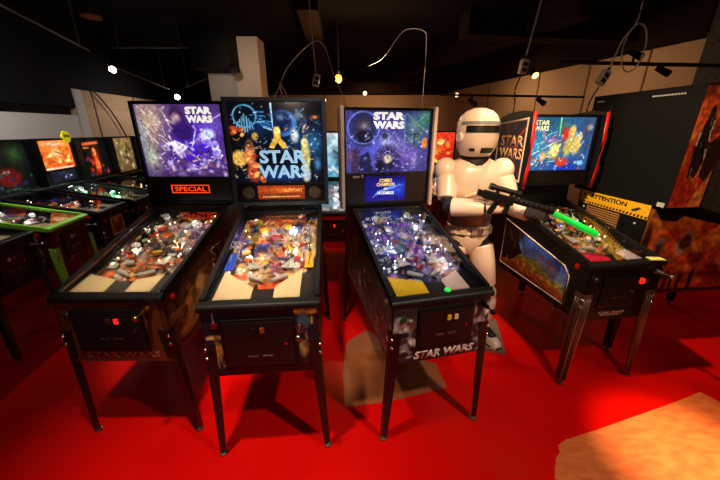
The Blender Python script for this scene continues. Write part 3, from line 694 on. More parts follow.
P = Paint(26, 60, .3, (24, 26, 34), 7); P.ell(.5, .06, .6, .07, (206, 120, 40), .4); P.ell(.4, .22, .3, .13, (70, 84, 100), .5, .9); P.ell(.35, .7, .22, .16, (160, 120, 74), .5, .9); P.strokes(10, [(196, 150, 96), (60, 66, 84)], .2, .8, .15, .9, .14, .014, .8, 80); P.noise(8, 20, .3)
front_art(a2, m2, .16, .272, .60, .935, P)

# ------------------------------------------------------------------ machine 3: black cabinet, blue playfield, white side rails on the backbox
PALE = mat('pale pink white rail', (232, 206, 196), .4)
m3 = dict(gik=.75, pos=(.434, 1.405), yaw=13.2, hw=.275, ztop=.937, zbot=.549, bz0=1.185, bz1=1.885, by=.985, bhw=.335, gy=.93, gz=1.19, fx=.308, fy=.012, cab=mat('charcoal cabinet', (30, 27, 28), .4), leg=mat('leg black', (12, 11, 11), .3), frame=BLACK, ft=.018, sp=.235, seed=14, bbm=BLACK, spm=mat('speaker panel brown black', (38, 28, 26), .4),
          label='dark pinball machine with pale side rails on its backbox and blue COMBO display', bgl=1.15, door=(.02, .32, .64, .875), slots=(YELLOWP, CREAM), slotx=.03, startm=mat('green ring button', (20, 70, 34), .3), plx=.05, plz=.07, plm=BLACK, flipm=mat('grey button', (140, 130, 124), .4),
          pf=pfp(31, (54, 50, 84), [(60, 66, 130), (36, 36, 60), (110, 90, 150), (90, 100, 140), (30, 28, 40)], [(150, 130, 200), (206, 206, 230), (130, 50, 170), (206, 90, 60), (120, 130, 170), (230, 230, 246), (30, 30, 50)], 1.8,
                 lambda P: (P.ell(.1, .77, .09, .04, (236, 70, 50), .3), P.ell(.1, .77, .05, .02, (250, 210, 190), .3), P.ell(.6, .5, .16, .07, (150, 60, 200), .6, .9), P.ell(.35, .14, .2, .05, (50, 60, 150), .5, .9), P.ell(.75, .66, .13, .06, (214, 170, 130), .6, .8), P.ell(.45, .72, .2, .05, (70, 66, 110), .6, .8))),
          bg=bg3(), plates=['white', 'purple', 'blue', 'white', 'blue'], caps=['white', 'purple', 'white'], apron=mat('apron black', (16, 15, 17), .35), toy=mat('grey dome plastic', (150, 148, 150), .35), toy2=PURPLEP, apron_d=(.23, .14), cards=(YELLOWP, mat('pink card', (226, 190, 176), .5)),
          gi=[(-.16, .32, 1., (.86, .9, 1)), (.15, .34, 1.5, (1, .98, .95)), (-.14, .52, 1., (.85, .85, 1)), (.12, .56, 1., (.85, .85, 1)), (-.1, .72, 1., (.8, .85, 1)), (.13, .78, 1., (.85, .88, 1)), (-.14, .92, 1.2, (.85, .92, 1)), (.12, .95, 1., (.9, .95, 1))], lampk='lampw', nl=34)
a3 = pinball(m3)
for sx in (-1, 1):
    b = MB(); b.box((sx * (.335 + .010), .985 + .02, 1.535), (.024, .11, .715), bev=.006); b.build('backbox_rail', PALE, a3['bx'])
text('STAR\nWARS', .235, .12, LOGO, a3['bg'], a3['onbg'](.505, .155), bold=.06)
x, y, z = a3['onsp'](.475, .53)
P = Paint(64, 44, 1.6, (26, 24, 130), 8); P.ell(.8, .5, .3, .35, (50, 90, 240), .9, .9); P.ell(.5, 1, .5, .3, (50, 30, 150), .9, .8); P.poly([(.18, .85), (.3, .6), (.62, .42), (.95, .34), (.6, .56), (.34, .72)], (140, 170, 250), .8); P.ell(.5, 0, .6, .25, (24, 14, 60), .8, .8); P.noise(20, 12, .25)
scr = panel('display', P, (x - .16, y - .002, z + .098), (x + .16, y - .002, z + .098), (x - .16, y - .002, z - .09), (x + .16, y - .002, z - .09), art_mat('backlit display', 1.), a3['sp'])
GOLDL = mat('gold display letters', (255, 216, 110), .4, emit=1.)
WHL = mat('white display letters', (236, 240, 255), .4, emit=1.)
text('COMBO\nCHAMPION', .14, .060, GOLDL, scr, (x, y - .003, z + .05), bold=.02, lines=(.72, 1))
text('#1', .03, .018, WHL, scr, (x, y - .003, z + .002), bold=.02)
text('4 COMBOS', .125, .024, WHL, scr, (x + .005, y - .003, z - .03), bold=.03)
x, y, z = a3['onsp'](.12, .12)
b = MB(); b.box((x, y, z), (.05, .006, .016), bev=.002); b.box((x + .045, y, z + .004), (.012, .006, .026), bev=.002); b.build('badge', mat('grey badge', (170, 160, 156), .4), a3['sp'])
x, y, z = a3['onsp'](.5, .04); b = MB(); b.ball((x, y, z), .009, (1, .5, 1)); b.build('speaker_screw', CHROME, a3['sp'], True)
text('STAR WARS', .36, .052, mat('white cabinet lettering', (226, 206, 200), .5), a3['cab'], (.03, -.001, .588), bold=.05, shear=.2)
for (x0, x1, s) in ((-.272, -.145, 1), (.172, .272, 2)):
    P = Paint(30, 70, .33, (50, 44, 46), 40 + s); P.blobs(20, [(150, 140, 140), (206, 196, 194), (30, 26, 28), (110, 60, 56)], 0, 1, .2, .95, (.03, .09), .8, .5); P.ell(.5, .45, .35, .12, (176, 166, 166), .5, .7); P.ell(.5, .5, .22, .06, (30, 28, 30), .5, .9); P.noise(10, 24, .35)
    front_art(a3, m3, x0, x1, .56, .90, P)
P = Paint(120, 44, 2.7, (84, 70, 62), 44); P.grad((70, 60, 56), (110, 84, 66), .6); P.strokes(60, [(196, 160, 120), (150, 120, 96), (60, 40, 36), (120, 50, 40)], 0, 1, .1, 1, .14, .022, .7, 75); P.blobs(24, [(196, 164, 126), (60, 46, 42), (130, 60, 46)], 0, 1, .2, 1, (.03, .10), .6, .5); P.noise(40, 16, .3)
q = side_quad(m3, -1, .02, 1.27, 0.01, 0.01, .05); panel('side_art', P, q[0], q[1], q[2], q[3], art_mat('printed art'), a3['T'])
b = MB(); b.lathe([(.016, 0), (.018, .004), (.014, .012), (.001, .014)], c=(.03, .03, .947), n=16); b.build('action_button', GREENLIT, a3['T'], True)

# ------------------------------------------------------------------ machine 4: black cabinet with landscape side panel
BRONZE = mat('brushed grey brown leg', (120, 98, 84), .4, .7)
REDT = mat('red edge trim', (200, 34, 26), .35)
m4 = dict(gik=.8, pos=(1.7237, 1.828), yaw=8.26, hw=.265, ztop=.939, zbot=.52, L=1.25, bz0=1.305, bz1=1.85, by=.775, bd=.42, bhw=.292, gy=.93, gz=1.15, fx=.29, fy=-.012, cab=BLACK, leg=BRONZE, legw=1.35, ribs=True, frame=BLACK, ft=.02, sp=.10, seed=22, bbm=BLACK, neck=True,
          label='black pinball machine with landscape side panel and red-edged curved backbox', bgl=1.2, door=(-.02, .26, .62, .84), doorm=SATIN, slots=(BLACK, BLACK), startm=STEEL, plx=.035, plz=.075, plm=STEEL, flipm=REDP,
          pf=pfp(47, (70, 60, 40), [(120, 110, 50), (60, 50, 36), (150, 110, 60), (40, 36, 30)], [(220, 160, 80), (230, 90, 50), (120, 140, 60), (240, 220, 170), (40, 30, 30)], 1.0,
                 lambda P: (P.poly([(.1, .85), (.5, .8), (.5, .86), (.1, .9)], (206, 206, 216), .9), P.ell(.85, .6, .16, .3, (130, 140, 40), .7, .9))),
          bg=bg4(), plates=['orange', 'yellow', 'red', 'white'], caps=['red', 'orange', 'yellow'], apron=mat('apron black'), apron_d=(.20, .13), cards=(mat('hot pink card', (226, 30, 70), .4), mat('lilac card', (206, 190, 206), .5)), lampk='lamp', nl=24,
          gi=[(.0, .35, .8, (1, .8, .6)), (-.08, .55, .8, (1, .75, .5)), (.1, .75, .7, (1, .9, .5))])
a4 = pinball(m4)
text('STAR\nWARS', .125, .085, mat('pale yellow logo', (250, 246, 190), .4, emit=.9), a4['bg'], a4['onbg'](.15, .15), bold=.02)
SP = [(.74, 1.285), (.715, 1.45), (.715, 1.66), (.735, 1.868), (.88, 1.882), (1.06, 1.868), (1.20, 1.82), (1.26, 1.6), (1.24, 1.36), (1.18, 1.285)]
for sx in (-1, 1):
    b = MB(); b.poly([(sx * .298, y, z) for y, z in SP], (sx * .02, 0, 0)); sp_ = b.build('side_panel', BLACK, a4['bx'])
    b = MB(); b.tube([(sx * .309, y - .004, z) for y, z in [(.735, 1.285), (.715, 1.45), (.715, 1.66), (.735, 1.868)]], .013, 8); b.build('edge_trim', REDT, sp_)
P = Paint(60, 60, .8, (40, 22, 40), 15)
for k in range(18): P.line(.5, .45, .5 + .7 * math.cos(R(k * 20 + 7)), .45 + .7 * math.sin(R(k * 20 + 7)), .03, [(170, 40, 36), (40, 40, 96), (96, 24, 30), (24, 20, 40)][k % 4], .75)
P.noise(20, 20, .3); P.frame(.03, (236, 206, 170))
xx = -.3195; pnl = panel('side_art', P, (xx, 1.18, 1.79), (xx, .775, 1.83), (xx, 1.16, 1.40), (xx, .775, 1.33), art_mat('printed art'), a4['bx'])
text('STAR\nWARS', .31, .20, mat('tan lettering', (236, 184, 120), .5), pnl, (xx - .001, .955, 1.60), (R(90), 0, R(-90)), bold=.02)
# the landscape on the side
P = Paint(110, 60, 2.0, (70, 110, 190), 17); P.grad((50, 96, 210), (180, 210, 250), .95); P.ell(.75, .36, .3, .12, (190, 206, 230), .8, .5)
P.poly([(0, .5), (.25, .42), (.4, .52), (.62, .40), (.8, .58), (1, .62), (1, 1), (0, 1)], (150, 166, 70)); P.poly([(0, .66), (.5, .62), (1, .76), (1, 1), (0, 1)], (190, 112, 46)); P.ell(.5, 1.05, .7, .26, (96, 36, 16), .8, .95)
P.poly([(0, 0), (.34, 0), (.28, .3), (.36, .5), (.2, .8), (0, .9)], (28, 22, 20)); P.strokes(16, [(70, 60, 50), (16, 12, 12)], 0, .34, 0, .8, .2, .03, .8, 80); P.blobs(4, [(206, 130, 110), (170, 90, 80)], .66, .86, .18, .36, (.02, .045), .9, .5, 2.); P.blobs(26, [(206, 206, 100), (110, 130, 54)], .3, 1, .5, .75, (.02, .05), .6, .5); P.noise(50, 30, .25)
xs = -.2665; q = [(xs, .93, .985), (xs, .155, .83), (xs, .93, .575), (xs, .155, .575)]
la = panel('side_art', P, *q, art_mat('printed art'), a4['T'])
b = MB(); b.tube([(xs - .001, .93, .985), (xs - .001, .20, .845), (xs - .001, .145, .79), (xs - .001, .135, .57), (xs - .001, .93, .57)], .004, 6, closed=True); b.build('art_border', mat('cream outline', (240, 214, 186), .5), la)
text('EPISODE I', .66, .055, mat('orange lettering', (226, 110, 60), .5), la, (xs - .001, .52, .635), (R(90), 0, R(-90)), bold=-.01, space=1.9)
text('STAR WARS\nEPISODE I', .20, .034, mat('pale lettering', (206, 180, 166), .5), a4['cab'], (-.02, -.001, .565), bold=.0, lines=(1., .8))
b = MB(); b.cyl((.135, 0, .80), (.135, -.012, .80), .022, n=18); b.cyl((.135, -.012, .80), (.135, -.018, .80), .016, n=18); b.build('start_button', REDLIT, a4['T'], True)
b = MB(); b.box((.2, .005, .95), (.09, .05, .004), (.02, 0, -.2)); b.build('price_card', mat('pale yellow card', (236, 230, 130), .5), a4['T'])

# ------------------------------------------------------------------ machine 5: turned sideways, its black back towards the row
m5 = dict(pos=(3.309, 2.579), yaw=95.7, hw=.318, ztop=.94, zbot=.53, bz0=1.238, bz1=2.0, by=1.05, bhw=.415, bd=.25, gy=1.0, gz=1.238, fx=.285, fy=0., cab=mat('black rear board', (9, 8, 8), .75, spec=.15), leg=mat('leg black'), legw=1.3, frame=BLACK, seed=5, detail=0, bgl=.8,
          label='pinball machine turned sideways, plain black back with yellow ATTENTION sticker, orange side art',
          pf=Paint(8, 8, .5, (60, 40, 30)), bbm=mat('black rear board'), bg=Paint(20, 16, 1.2, (60, 40, 30), 2).blobs(14, [(226, 110, 40), (90, 60, 40)], r=(.05, .2)))
a5 = pinball(m5)
P = Paint(90, 130, .34, (206, 84, 30), 51); P.grad((200, 66, 26), (180, 60, 30), .6); P.blobs(40, [(236, 140, 60), (170, 46, 20), (226, 100, 40), (120, 40, 20)], 0, 1, 0, 1, (.03, .12), .6, .5)
P.ell(.42, .42, .16, .22, (30, 22, 24), .3, .95); P.ell(.40, .20, .08, .05, (40, 32, 34), .3, .95); P.poly([(.28, .3), (.56, .3), (.6, .6), (.5, .74), (.28, .7), (.2, .5)], (34, 26, 28), .95); P.strokes(16, [(190, 180, 176), (110, 100, 100), (20, 14, 14)], .24, .6, .2, .7, .1, .010, .8, 75)
P.poly([(.6, .44), (1, .36), (1, .8), (.62, .72)], (26, 18, 18), .9); P.poly([(.66, .9), (1, .66), (1, 1), (.6, 1)], (206, 130, 70), .9); P.line(.72, .38, 1, .36, .014, (230, 110, 60)); P.noise(20, 40, .3)
xb = -.4165
panel('side_art', P, (xb, 1.298, 1.99), (xb, 1.06, 1.99), (xb, 1.298, 1.245), (xb, 1.06, 1.245), art_mat('printed art'), a5['bx'])
P = Paint(140, 70, 2.1, (150, 56, 22), 52); P.grad((226, 140, 60), (150, 40, 20), .85); P.blobs(30, [(226, 150, 70), (196, 70, 30), (120, 34, 18), (206, 110, 50)], 0, 1, 0, .8, (.04, .14), .6, .5)
P.ell(.13, .42, .03, .14, (110, 100, 96), .4, .9); P.ell(.13, .44, .018, .08, (60, 40, 36), .4, .9); P.ell(.29, .32, .05, .16, (176, 160, 156), .4, .9, 20); P.ell(.295, .30, .038, .11, (90, 50, 44), .4, .9, 20); P.ell(.22, .55, .07, .12, (90, 60, 50), .6, .7)
P.ell(.5, .74, .6, .10, (110, 30, 16), .8, .9)
for k, (x_, h_) in enumerate(((.03, .2), (.065, .22), (.10, .26), (.15, .34), (.2, .3), (.245, .27), (.29, .22), (.34, .24), (.42, .3))): P.person(x_, .95, h_, (18, 10, 10), .95)
P.poly([(0, .955), (1, .955), (1, 1), (0, 1)], (14, 8, 8)); P.ell(.03, .35, .025, .2, (60, 24, 20), .5, .8); P.noise(50, 26, .3)
q = side_quad(m5, -1, .05, 1.298, .005, .005, .02); panel('side_art', P, q[1], q[0], q[3], q[2], art_mat('printed art'), a5['T'])
b = MB(); b.poly([(-.321, 1.27, 1.30), (-.321, 1.03, 1.30), (-.321, 1.03, 1.17), (-.321, 1.08, 1.12), (-.321, 1.20, 1.13), (-.321, 1.26, 1.20)], (-.012, 0, 0)); b.build('hinge_bracket', MATTE, a5['T'])
# rear face (local +y): sticker, vent, tag, screws, edge trim
yr = 1.3015
P = Paint(120, 26, 5.6, (244, 180, 24), 3)
for k in range(22): P.poly([(k * .047 - .02, .80), (k * .047 + .008, .80), (k * .047 - .004, 1.0), (k * .047 - .032, 1.0)], (16, 14, 10))
P.poly([(.04, .16), (.07, .12), (.11, .55), (.15, .62), (.10, .66), (.06, .4)], (20, 16, 10)); P.poly([(.78, .55), (.86, .3), (.9, .34), (.84, .62), (.79, .68)], (20, 16, 10)); P.strokes(5, [(120, 80, 20)], .9, .97, .2, .7, .04, .02, .8); P.line(.22, .66, .74, .66, .025, (200, 140, 30), .8)
st = panel('warning_sticker', P, (.312, yr, 1.236), (-.317, yr, 1.236), (.312, yr, 1.13), (-.317, yr, 1.13), art_mat('printed art'), a5['T'])
text('ATTENTION', .35, .036, MATTE, st, (.04, yr + .001, 1.204), (R(90), 0, R(180)), bold=.03, ext=.0006)
VENT = mat('brown vent metal', (150, 106, 56), .5)
b = MB(); [b.box((.06, yr, 1.112 - k * .018), (.32, .006, .010), (R(20), 0, 0)) for k in range(9)]; b.build('vent_grille', VENT, a5['T'])
b = MB(); b.box((-.372, yr, 1.256), (.05, .004, .03)); b.build('serial_tag', WHITEP, a5['bx'])
for x_, z_ in ((.255, 1.10), (-.235, 1.085), (.262, 1.34)):
    b = MB(); b.cyl((x_, yr - .003, z_), (x_, yr + .004, z_), .008, n=12); b.build('rear_screw', WHITEP, a5['T'], True)
for x_, w_, n_ in ((-.20, .22, 12), (.34, .07, 5)):
    b = MB(); [b.box((x_ - w_ / 2 + w_ * (k + .5) / n_, yr, 1.955), (w_ / n_ * .6, .003, .010)) for k in range(n_)]; b.build('vent_slot_row', mat('slot grey', (170, 166, 160), .5), a5['bx'])
b = MB(); b.tube([(.326, yr - .004, 1.27), (.326, yr - .004, 1.0), (.326, yr - .004, .6)], .008, 6); b.build('edge_trim', REDT, a5['T'])
b = MB(); b.tube([(.2, yr + .004, 1.93), (.24, yr + .02, 1.8), (.21, yr + .03, 1.7), (.25, yr + .01, 1.62)], .005, 6); b.build('power_cord', RUBBER, a5['bx'])

# ------------------------------------------------------------------ the row of machines by the white wall
def bgr(kind):
    P = Paint(44, 42, 1.05, (10, 12, 12), 60 + kind)
    if kind == 2:
        P.ell(.7, .25, .3, .3, (50, 90, 40), .9, .9); P.ell(.35, .3, .14, .3, (20, 30, 24), .6, .9); P.ell(.42, .72, .28, .2, (120, 20, 20), .5, .95); P.line(.32, .6, .45, .6, .02, (200, 160, 150)); P.blobs(10, [(40, 110, 90), (30, 80, 70), (40, 40, 110)], .05, .95, .55, 1, (.02, .04), .7, .5)
    elif kind == 3:
        P.grad((240, 120, 40), (214, 84, 24), 1); P.ell(.5, .12, .46, .1, (236, 206, 180), .6, .9); P.ell(.5, .45, .22, .2, (250, 220, 160), .7, .9); P.ell(.25, .5, .1, .14, (196, 80, 30), .6, .9); P.line(.5, .4, .8, .55, .03, (150, 60, 30)); P.blobs(14, [(180, 50, 20), (250, 190, 110), (240, 130, 50)], .05, .95, .5, .95, (.03, .07), .7, .5); P.line(.1, .97, .9, .97, .04, (240, 206, 170))
    elif kind == 4:
        P.ell(.5, .55, .2, .4, (226, 50, 24), .6, 1); P.ell(.48, .35, .07, .12, (250, 130, 60), .5, 1); P.ell(.52, .72, .1, .2, (250, 110, 50), .5, .9); P.line(.12, .12, .7, .1, .05, (226, 90, 50)); P.line(.1, .22, .3, .22, .03, (226, 120, 70)); P.blobs(16, [(196, 40, 24), (120, 30, 20), (60, 40, 60)], .1, .9, .3, .95, (.03, .07), .7, .5)
    elif kind == 5:
        P.grad((170, 140, 84), (120, 90, 50), 1); P.ell(.5, .5, .24, .36, (206, 180, 120), .6, .8); P.ell(.5, .6, .12, .26, (110, 84, 50), .6, .8); P.blobs(14, [(226, 206, 150), (90, 66, 36), (60, 50, 40)], .1, .9, .1, .95, (.03, .08), .6, .5)
    else:
        P.ell(.6, .5, .12, .4, (200, 190, 180), .7, .8); P.blobs(8, [(110, 100, 110), (60, 60, 80)], .1, .9, .1, .9, (.03, .1), .7, .5)
    P.noise(20, 20, .3); return P
GREENC = mat('lime green trim', (120, 196, 44), .4)
row = [
 (0, 'black pinball machine nearest the camera at the end of the row by the white wall', dict(rail=SATIN), None),
 (1, 'pinball machine with lime green lockdown bar, rails and legs', dict(rail=GREENC, leg=GREENC, cab=mat('dark red cabinet', (60, 16, 20), .4)), None),
 (2, 'black pinball machine with dark green backglass and small square picture on its front', dict(), None),
 (3, 'black pinball machine with orange backglass, yellow round topper and green-lit playfield', dict(), None),
 (4, 'black pinball machine with glowing red backglass beside the orange-lit one', dict(), None),
 (5, 'black pinball machine with golden brown backglass in the row by the wall', dict(), None),
 (6, 'dark pinball machine with grey backglass just behind the brown machine, last of its row', dict(), None)]
RP = {0: None, 1: ((70, 60, 60), [(120, 110, 110), (60, 50, 60)], [(230, 60, 40), (60, 200, 80), (240, 200, 60), (230, 220, 220), (240, 130, 70)]),
      2: ((24, 22, 26), [(40, 36, 50), (30, 40, 80)], [(240, 120, 60), (60, 60, 130), (200, 170, 130)]),
      3: ((20, 60, 44), [(20, 170, 90), (10, 110, 60), (160, 230, 200)], [(120, 250, 170), (230, 250, 240), (40, 200, 110)]),
      4: ((30, 34, 32), [(60, 70, 70), (30, 40, 40)], [(200, 210, 210), (90, 100, 100)])}
for k, lab, kw, _ in row:
    y_ = 2.255 + .567 * k
    base = dict(pos=(-2.74 - .01 * k, y_), yaw=99, hw=.25, ztop=.93, zbot=.54, bz0=1.115, bz1=1.64, by=.83, bd=.22, bhw=.272, L=1.25, gy=.82, gz=1.09, fx=.256, fy=0, cab=BLACK, frame=BLACK, ft=.02, sp=.0 if k != 3 else .16, detail=1, seed=70 + k, bgl={3: 1.3, 4: 1.2}.get(k, .7),
                label=lab, gik=3.5, group='pinball machines in the row by the white wall', door=(-.02, .26, .62, .85), bg=bgr(k), slots=(CREAM, STEEL), gi={1: [(.12, .45, .25, (1, .9, .85)), (-.1, .3, .2, (1, .8, .7)), (.05, .7, .2, (1, .9, .8))], 2: [(0, .4, .05, (1, .8, .6))], 3: [(-.1, .3, 1., (.6, 1, .8)), (.1, .5, 1.2, (.3, 1, .6)), (-.1, .75, 1.2, (.3, 1, .6)), (.1, .95, 1., (.8, 1, .9))]}.get(k, []))
    q = RP.get(k) or RP[4]
    base['pf'] = Paint(30, 60, .55, q[0], 80 + k).blobs(12, q[1], r=(.04, .12)).blobs(30, q[2], .05, .95, .02, .85, (.01, .03), .9, .4).noise(20, 30, .4)
    base.update(kw); a = pinball(base)
    if k == 2:
        P = Paint(20, 20, 1, (70, 34, 26), 33).blobs(10, [(130, 60, 40), (40, 20, 20)], r=(.05, .2)).frame(.08, (170, 150, 130))
        panel('front_art', P, (-.13, -.019, .83), (.10, -.019, .83), (-.13, -.019, .63), (.10, -.019, .63), art_mat('printed art'), a['T'])
    if k == 3:
        b = MB(); b.cyl((.205, .82, 1.655), (.205, .84, 1.655), .07, n=30); tp = b.build('topper_sign', mat('yellow sign', (236, 214, 30), .4, emit=.25), a['bx'])
        b = MB(); [b.box((.205 + d, .818, 1.665), (.02, .003, .03)) for d in (-.035, 0, .035)]; b.build('sign_mark', MATTE, tp)
        P = Paint(30, 14, 2.6, (22, 24, 40), 9).blobs(8, [(70, 80, 130), (180, 190, 220)], .2, .8, .2, .8, (.05, .12), .8, .4)
        x0_, y0_, z0_ = a['onsp'](.5, .5); panel('display', P, (x0_ - .2, y0_ - .002, z0_ + .06), (x0_ + .2, y0_ - .002, z0_ + .06), (x0_ - .2, y0_ - .002, z0_ - .06), (x0_ + .2, y0_ - .002, z0_ - .06), art_mat('backlit display', 1.), a['sp'])
    if k == 1:
        P = Paint(40, 20, 2., (60, 16, 20), 34).blobs(16, [(150, 130, 140), (120, 40, 40), (90, 70, 80)], 0, 1, .1, .9, (.04, .12), .8, .4)
        panel('front_art', P, (-.2, -.002, .62), (.2, -.002, .62), (-.2, -.002, .55), (.2, -.002, .55), art_mat('printed art'), a['T'])
        P = Paint(60, 24, 2.6, (50, 30, 26), 35).blobs(20, [(110, 120, 40), (150, 130, 60), (120, 30, 26), (40, 24, 24)], 0, 1, 0, 1, (.05, .16), .8, .4)
        q = side_quad(base, -1, .1, 1.2); panel('side_art', P, q[1], q[0], q[3], q[2], art_mat('printed art'), a['T'])

# ------------------------------------------------------------------ two machines farther back
def bgf(kind):
    P = Paint(44, 40, 1.1, (150, 206, 220) if kind == 0 else (150, 30, 20), 90 + kind)
    if kind == 0:
        P.grad((206, 220, 226), (90, 170, 200), 1); P.ell(.55, .5, .25, .2, (40, 60, 80), .6, .7); P.strokes(10, [(30, 40, 60), (240, 240, 240)], .2, .8, .3, .8, .3, .03, .8, 30); P.blobs(10, [(250, 250, 250), (60, 120, 160)], r=(.03, .1))
    else:
        P.grad((230, 60, 30), (200, 40, 24), 1); P.ell(.3, .35, .2, .25, (230, 190, 60), .7, .9); P.ell(.2, .6, .2, .2, (120, 190, 60), .7, .9); P.ell(.55, .6, .25, .25, (250, 120, 30), .7, .9); P.blobs(16, [(250, 220, 120), (200, 40, 24), (250, 140, 60), (80, 120, 60)], r=(.03, .1))
    P.noise(18, 18, .3); return P
far = []
for k, (pos, yaw, lab, cm) in enumerate((((-.27, 3.15), 2., 'red pinball machine farther back, seen in the gap between the two black machines', mat('bright red cabinet', (190, 16, 14), .35)),
                                      ((1.22, 4.0), 4., 'red-brown pinball machine with orange backglass behind the white armoured statue', mat('red brown cabinet', (110, 40, 26), .4)))):
    a = pinball(dict(pos=pos, yaw=yaw, hw=.27, ztop=.93, zbot=.53, bz0=1.13, bz1=1.72, by=1.0, bd=.22, bhw=.33, gy=.95, gz=1.12, fx=.28, fy=0, cab=cm, bbm=BLACK, frame=BLACK, ft=.02, sp=.0 if k == 0 else .1, detail=1, seed=100 + k, bgl=1.1, label=lab,
                     pf=Paint(30, 60, .55, (120, 110, 100), 95 + k).blobs(16, [(230, 220, 210), (200, 60, 50), (90, 120, 150)], r=(.04, .1)).blobs(40, [(255, 250, 240), (230, 60, 40), (60, 50, 50)], r=(.01, .03)), bg=bgf(k), gi=[(0, .4, 1.6, (1, .95, .9)), (0, .8, 1.6, (1, .95, .9))]))

# ------------------------------------------------------------------ life-size armoured statue
ARM = mat('white armour', (232, 206, 182), .3, coat=.2)
SUIT = mat('black undersuit', (20, 17, 17), .6)
GREYA = mat('grey belly plate', (146, 126, 112), .25)
VISOR = mat('dark visor', (14, 12, 13), .4)
st_ = empty('armored_statue', (.86, 2.33, 0))
tag(st_, 'life-size statue of a person in white armour and helmet holding a black toy rifle', 'statue')
O = Vector((.86, 2.33, 0))
J = dict(pel=(.855, 2.35, .95), ab=(.85, 2.345, 1.12), ch=(.835, 2.335, 1.36), nk=(.825, 2.32, 1.53), hd=(.82, 2.30, 1.66),
         rs=(.655, 2.35, 1.455), re=(.625, 2.20, 1.215), rw=(.86, 2.06, 1.235), rh=(.925, 2.045, 1.245),
         ls=(1.02, 2.32, 1.455), le=(1.105, 2.22, 1.22), lw=(1.16, 2.06, 1.19), lh=(1.175, 2.02, 1.20),
         rp=(.765, 2.34, .90), rk=(.69, 2.27, .50), ra=(.665, 2.34, .12), rt=(.65, 2.20, .085),
         lp=(.955, 2.34, .90), lk=(1.035, 2.25, .50), la=(1.075, 2.31, .12), lt=(1.125, 2.17, .085))
def body():
    ks = list(J); v = [Vector(J[k]) - O for k in ks]; ix = {k: i for i, k in enumerate(ks)}
    ed = [('pel', 'ab'), ('ab', 'ch'), ('ch', 'nk'), ('nk', 'hd'), ('ch', 'rs'), ('rs', 're'), ('re', 'rw'), ('rw', 'rh'), ('ch', 'ls'), ('ls', 'le'), ('le', 'lw'), ('lw', 'lh'), ('pel', 'rp'), ('rp', 'rk'), ('rk', 'ra'), ('ra', 'rt'), ('pel', 'lp'), ('lp', 'lk'), ('lk', 'la'), ('la', 'lt')]
    rad = dict(pel=.115, ab=.11, ch=.12, nk=.055, hd=.075, rs=.06, re=.042, rw=.03, rh=.03, ls=.06, le=.042, lw=.03, lh=.03, rp=.085, rk=.055, ra=.042, rt=.04, lp=.085, lk=.055, la=.042, lt=.04)
    me = bpy.data.meshes.new('undersuit_body'); me.from_pydata([tuple(q) for q in v], [(ix[a], ix[c]) for a, c in ed], []); me.update()
    o = bpy.data.objects.new('undersuit_body', me); link(o, st_); me.materials.append(SUIT)
    m = o.modifiers.new('skin', 'SKIN'); m.use_smooth_shade = True
    for k in ks:
        s = me.skin_vertices[0].data[ix[k]]; s.radius = (rad[k], rad[k]); s.use_root = k == 'pel'
    o.modifiers.new('sub', 'SUBSURF').levels = 1
    o.modifiers['sub'].render_levels = 2
    return o
body()
def limb(name, p, q, prof, m=ARM, flat=1., n=18, twist=(0, 0, 1), parent=None):
    """shell around the axis p-q; prof = [(t, radius)]"""
    p, q = Vector(p) - O, Vector(q) - O; d = q - p; t = d.normalized(); u = Vector((0, 1, 0)).cross(t)
    if u.length < .05: u = Vector((1, 0, 0))
    u.normalize(); w = t.cross(u); b = MB()
    b.loft([[p + d * k + u * (r * math.cos(2 * math.pi * i / n)) + w * (r * flat * math.sin(2 * math.pi * i / n)) for i in range(n)] for k, r in prof])
    return b.build(name, m, parent or st_, True)
def ringz(cx, cy, z, rx, ry, e=2.4, n=28, yaw=0.):
    out = []
    for i in range(n):
        a = 2 * math.pi * i / n; c, s = math.cos(a), math.sin(a)
        x, y = rx * math.copysign(abs(c) ** (2 / e), c), ry * math.copysign(abs(s) ** (2 / e), s)
        out.append((cx + x * math.cos(yaw) - y * math.sin(yaw) - O.x, cy + x * math.sin(yaw) + y * math.cos(yaw) - O.y, z))
    return out
b = MB(); b.loft([ringz(.836, 2.335, z, rx, ry) for z, rx, ry in ((1.262, .165, .125), (1.27, .175, .135), (1.33, .192, .15), (1.40, .20, .158), (1.47, .19, .145), (1.52, .15, .115), (1.545, .10, .09), (1.55, .08, .075))]); chest = b.build('chest_plate', ARM, st_, True)
b = MB(); b.box((.836 - O.x, 2.178 - O.y, 1.345), (.012, .01, .09), (R(8), 0, 0), bev=.004); b.box((.79 - O.x, 2.185 - O.y, 1.305), (.10, .012, .018), (0, R(-14), 0), bev=.006); b.box((.88 - O.x, 2.185 - O.y, 1.305), (.10, .012, .018), (0, R(14), 0), bev=.006); b.build('chest_ridge', ARM, chest)
b = MB(); b.loft([ringz(.85, 2.345, z, rx, ry) for z, rx, ry in ((1.05, .150, .118), (1.06, .158, .126), (1.15, .160, .13), (1.25, .168, .128), (1.258, .160, .12))]); b.build('belly_plate', GREYA, st_, True)
b = MB(); b.loft([ringz(.855, 2.35, z, rx, ry) for z, rx, ry in ((.985, .160, .125), (.99, .17, .135), (1.045, .168, .134), (1.052, .158, .124))]); belt = b.build('belt', ARM, st_, True)
for k in range(5):
    a = R(-90 + (k - 2) * 26); b = MB(); b.box((.855 + .172 * math.cos(a) - O.x, 2.35 + .137 * math.sin(a) - O.y, 1.018), (.045, .03, .05), (0, 0, a + R(90)), bev=.005); b.build('belt_box', ARM if k != 2 else GREYA, belt)
b = MB(); b.loft([ringz(.855, 2.35, z, rx, ry) for z, rx, ry in ((.80, .035, .05), (.84, .07, .085), (.90, .135, .112), (.965, .158, .122), (.985, .155, .12))]); b.build('hip_plate', ARM, st_, True)
